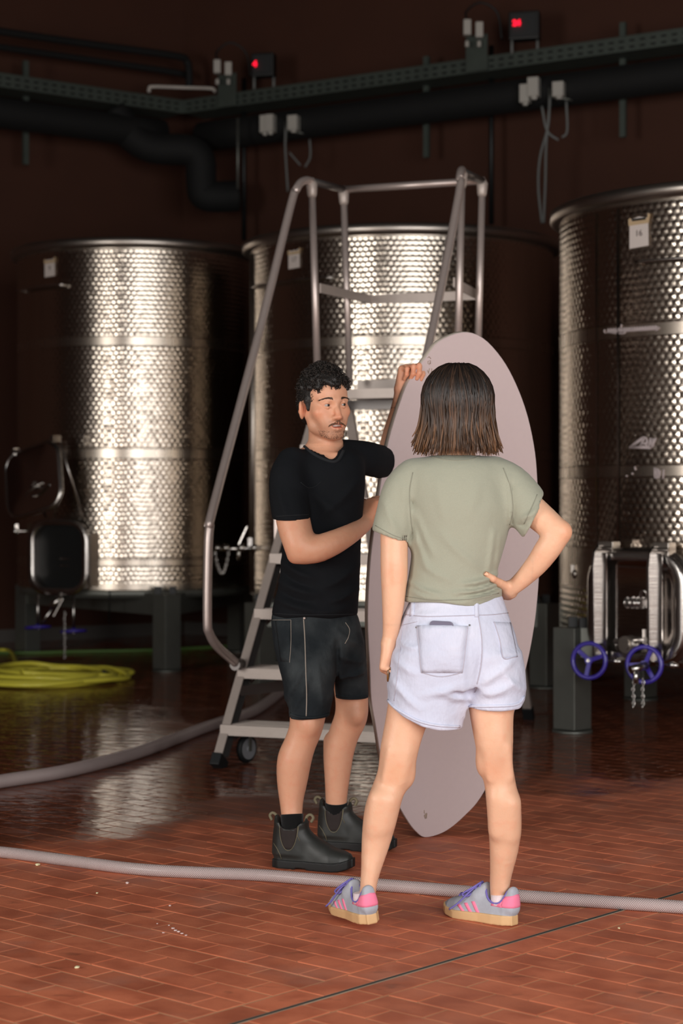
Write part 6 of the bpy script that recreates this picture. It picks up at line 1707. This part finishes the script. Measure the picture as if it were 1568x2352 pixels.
# boots and socks
def boot(pos, yaw, shaft, lean=0):
    T = Matrix.Translation(pos) @ Matrix.Rotation(yaw, 4, 'Z')
    Ti = T.inverted(); Ls = .285
    xs = [0, .02, .06, .11, .16, .21, .25, .275, .285]
    wd = [.018, .033, .037, .037, .044, .050, .044, .028, .010]
    ht = [.10, .11, .115, .095, .072, .056, .046, .036, .022]
    so = Field()
    def sole(X, Y, Z):
        w_ = np.interp(X, xs, wd).astype(np.float32)+.003; lift = .9*np.maximum(X-.21, 0)**2*3
        arch = np.where((X > .085) & (X < .125), .006, 0)
        d = np.maximum(np.abs(Y)-w_, np.abs(Z-.014-lift-arch*.5)-(.014-arch*.5)); return np.maximum(d, np.maximum(-X-.003, X-Ls-.002))
    so.put(sole, (-.03, -.07, -.03), (.31, .07, .08), 0); so.post = lambda D, X, Y, Z: D-.002
    me, v, f = skin_mesh('sole', so, [((-.02, -.07, -.02), (.305, .07, .07), .0035)])
    up = Field()
    def upper(X, Y, Z):
        w_ = np.interp(X, xs, wd).astype(np.float32); h_ = np.interp(X, xs, ht).astype(np.float32); zz = np.maximum(Z-.022, 0)
        q = (np.abs(Y/w_)**2.4+(zz/h_)**2.4+1e-9)**(1/2.4); return np.maximum(np.maximum((q-1)*np.minimum(w_, h_), .020-Z), np.maximum(-X, X-Ls+.002)).astype(np.float32)
    up.put(upper, (-.03, -.07, 0), (.31, .07, .16), 0)
    up.stack([(.05, .058, 0, .062, .041), (.09, .058, 0, .059, .044), (.125, .060, 0, .057, .046), (.150, .062, 0, .057, .047), (.160, .063, 0, .058, .048)], k=.02)
    up.cone((.110, 0, .105), (.170, 0, .062), .022, .026, .03)
    up.cone((.102, 0, .155), (.112, 0, .172), .016, .007, .012, sq=((0, 1, 0), 1.8)); up.cone((.018, 0, .155), (.008, 0, .174), .016, .008, .012, sq=((0, 1, 0), 1.8))
    up.stack([(.11, .062, 0, .048, .040), (.14, .063, 0, .049, .042), (.20, .064, 0, .051, .044)], k=.004, op='s')
    up.ell((.064, -.046, .166), (.040, .020, .024), None, .008, 's'); up.ell((.064, .046, .166), (.040, .020, .024), None, .008, 's')
    me2, v2, f2 = skin_mesh('boot', up, [((-.03, -.065, .005), (.305, .065, .185), .0035)])
    ub = BVHTree.FromPolygons([Vector(q) for q in v2], [tuple(q) for q in f2])
    me2.transform(T); me.transform(T)
    root = link('boot', me2, M['leather'], man); link('sole', me, M['boot_sole'], root)
    def side(x, z, s):
        r = ub.ray_cast(Vector((x, s*.2, z)), Vector((0, -s, 0)))
        if r[0] is None: r = ub.find_nearest(Vector((x, s*.04, z)))
        return r[0], r[1]
    for s in (-1, 1):
        def g(u, v_, s=s):
            z = .150-.080*v_; hw_ = .030*math.sqrt(max(0, 1-(v_*.97)**2.2))+.0015
            return side(.063+hw_*(2*u-1), z, s)
        o = patch('elastic_panel', g, 8, 10, .0012, M['elastic'], None)
        if o: o.data.transform(T); o.parent = root
        edge = [(.063-.033*math.cos(a)*1.0, .150-.085*math.sin(a)) for a in np.linspace(0, PI, 15)]
        for lst in (edge, [(.004, .085), (.020, .070), (.032, .050), (.036, .032)], [(.100, .150), (.094, .120), (.104, .100)]):
            w = []
            for x_, z_ in lst:
                p, n = side(x_, z_, s); w.append(p+n*.0008)
            mb = MB(); mb.tube(w, .0011, 5); o = mb.build('stitching', M['stitch'], None); o.data.transform(T); o.parent = root
    for x0, dx in ((.004, -1), (.116, 1)):
        mb = MB(); mb.tube(cr([(x0+dx*-.004, 0, .155), (x0, 0, .178), (x0+dx*.014, 0, .186), (x0+dx*.024, 0, .176), (x0+dx*.016, 0, .160)], 5), .0055, 6, flat=1.0); o = mb.build('pull_tab', M['stitch'], None); o.data.transform(T); o.parent = root
    return root
g = G(632, 1989); boot(Vector((g.x, g.y, .0)), math.atan2(-.075, .238), None)
g = G(735, 1946); boot(Vector((g.x, g.y, .0)), math.atan2(-.07, .264), None)
for ch, lab in ((mr, (1868, 1940)), (ml, (1838, 1905))):
    pts = [p for p in cr(ch, 4)]
    sel = [p for p in pts if HC-(p[2]-0) is not None and lab[0] <= proj(Vector(p[:3]))[1] <= lab[1]]
    mb = MB(); mb.tube([Vector(p[:3]) for p in sel], [p[3]+.0028 for p in sel], 20); mb.build('sock', M['sock_m'], man)
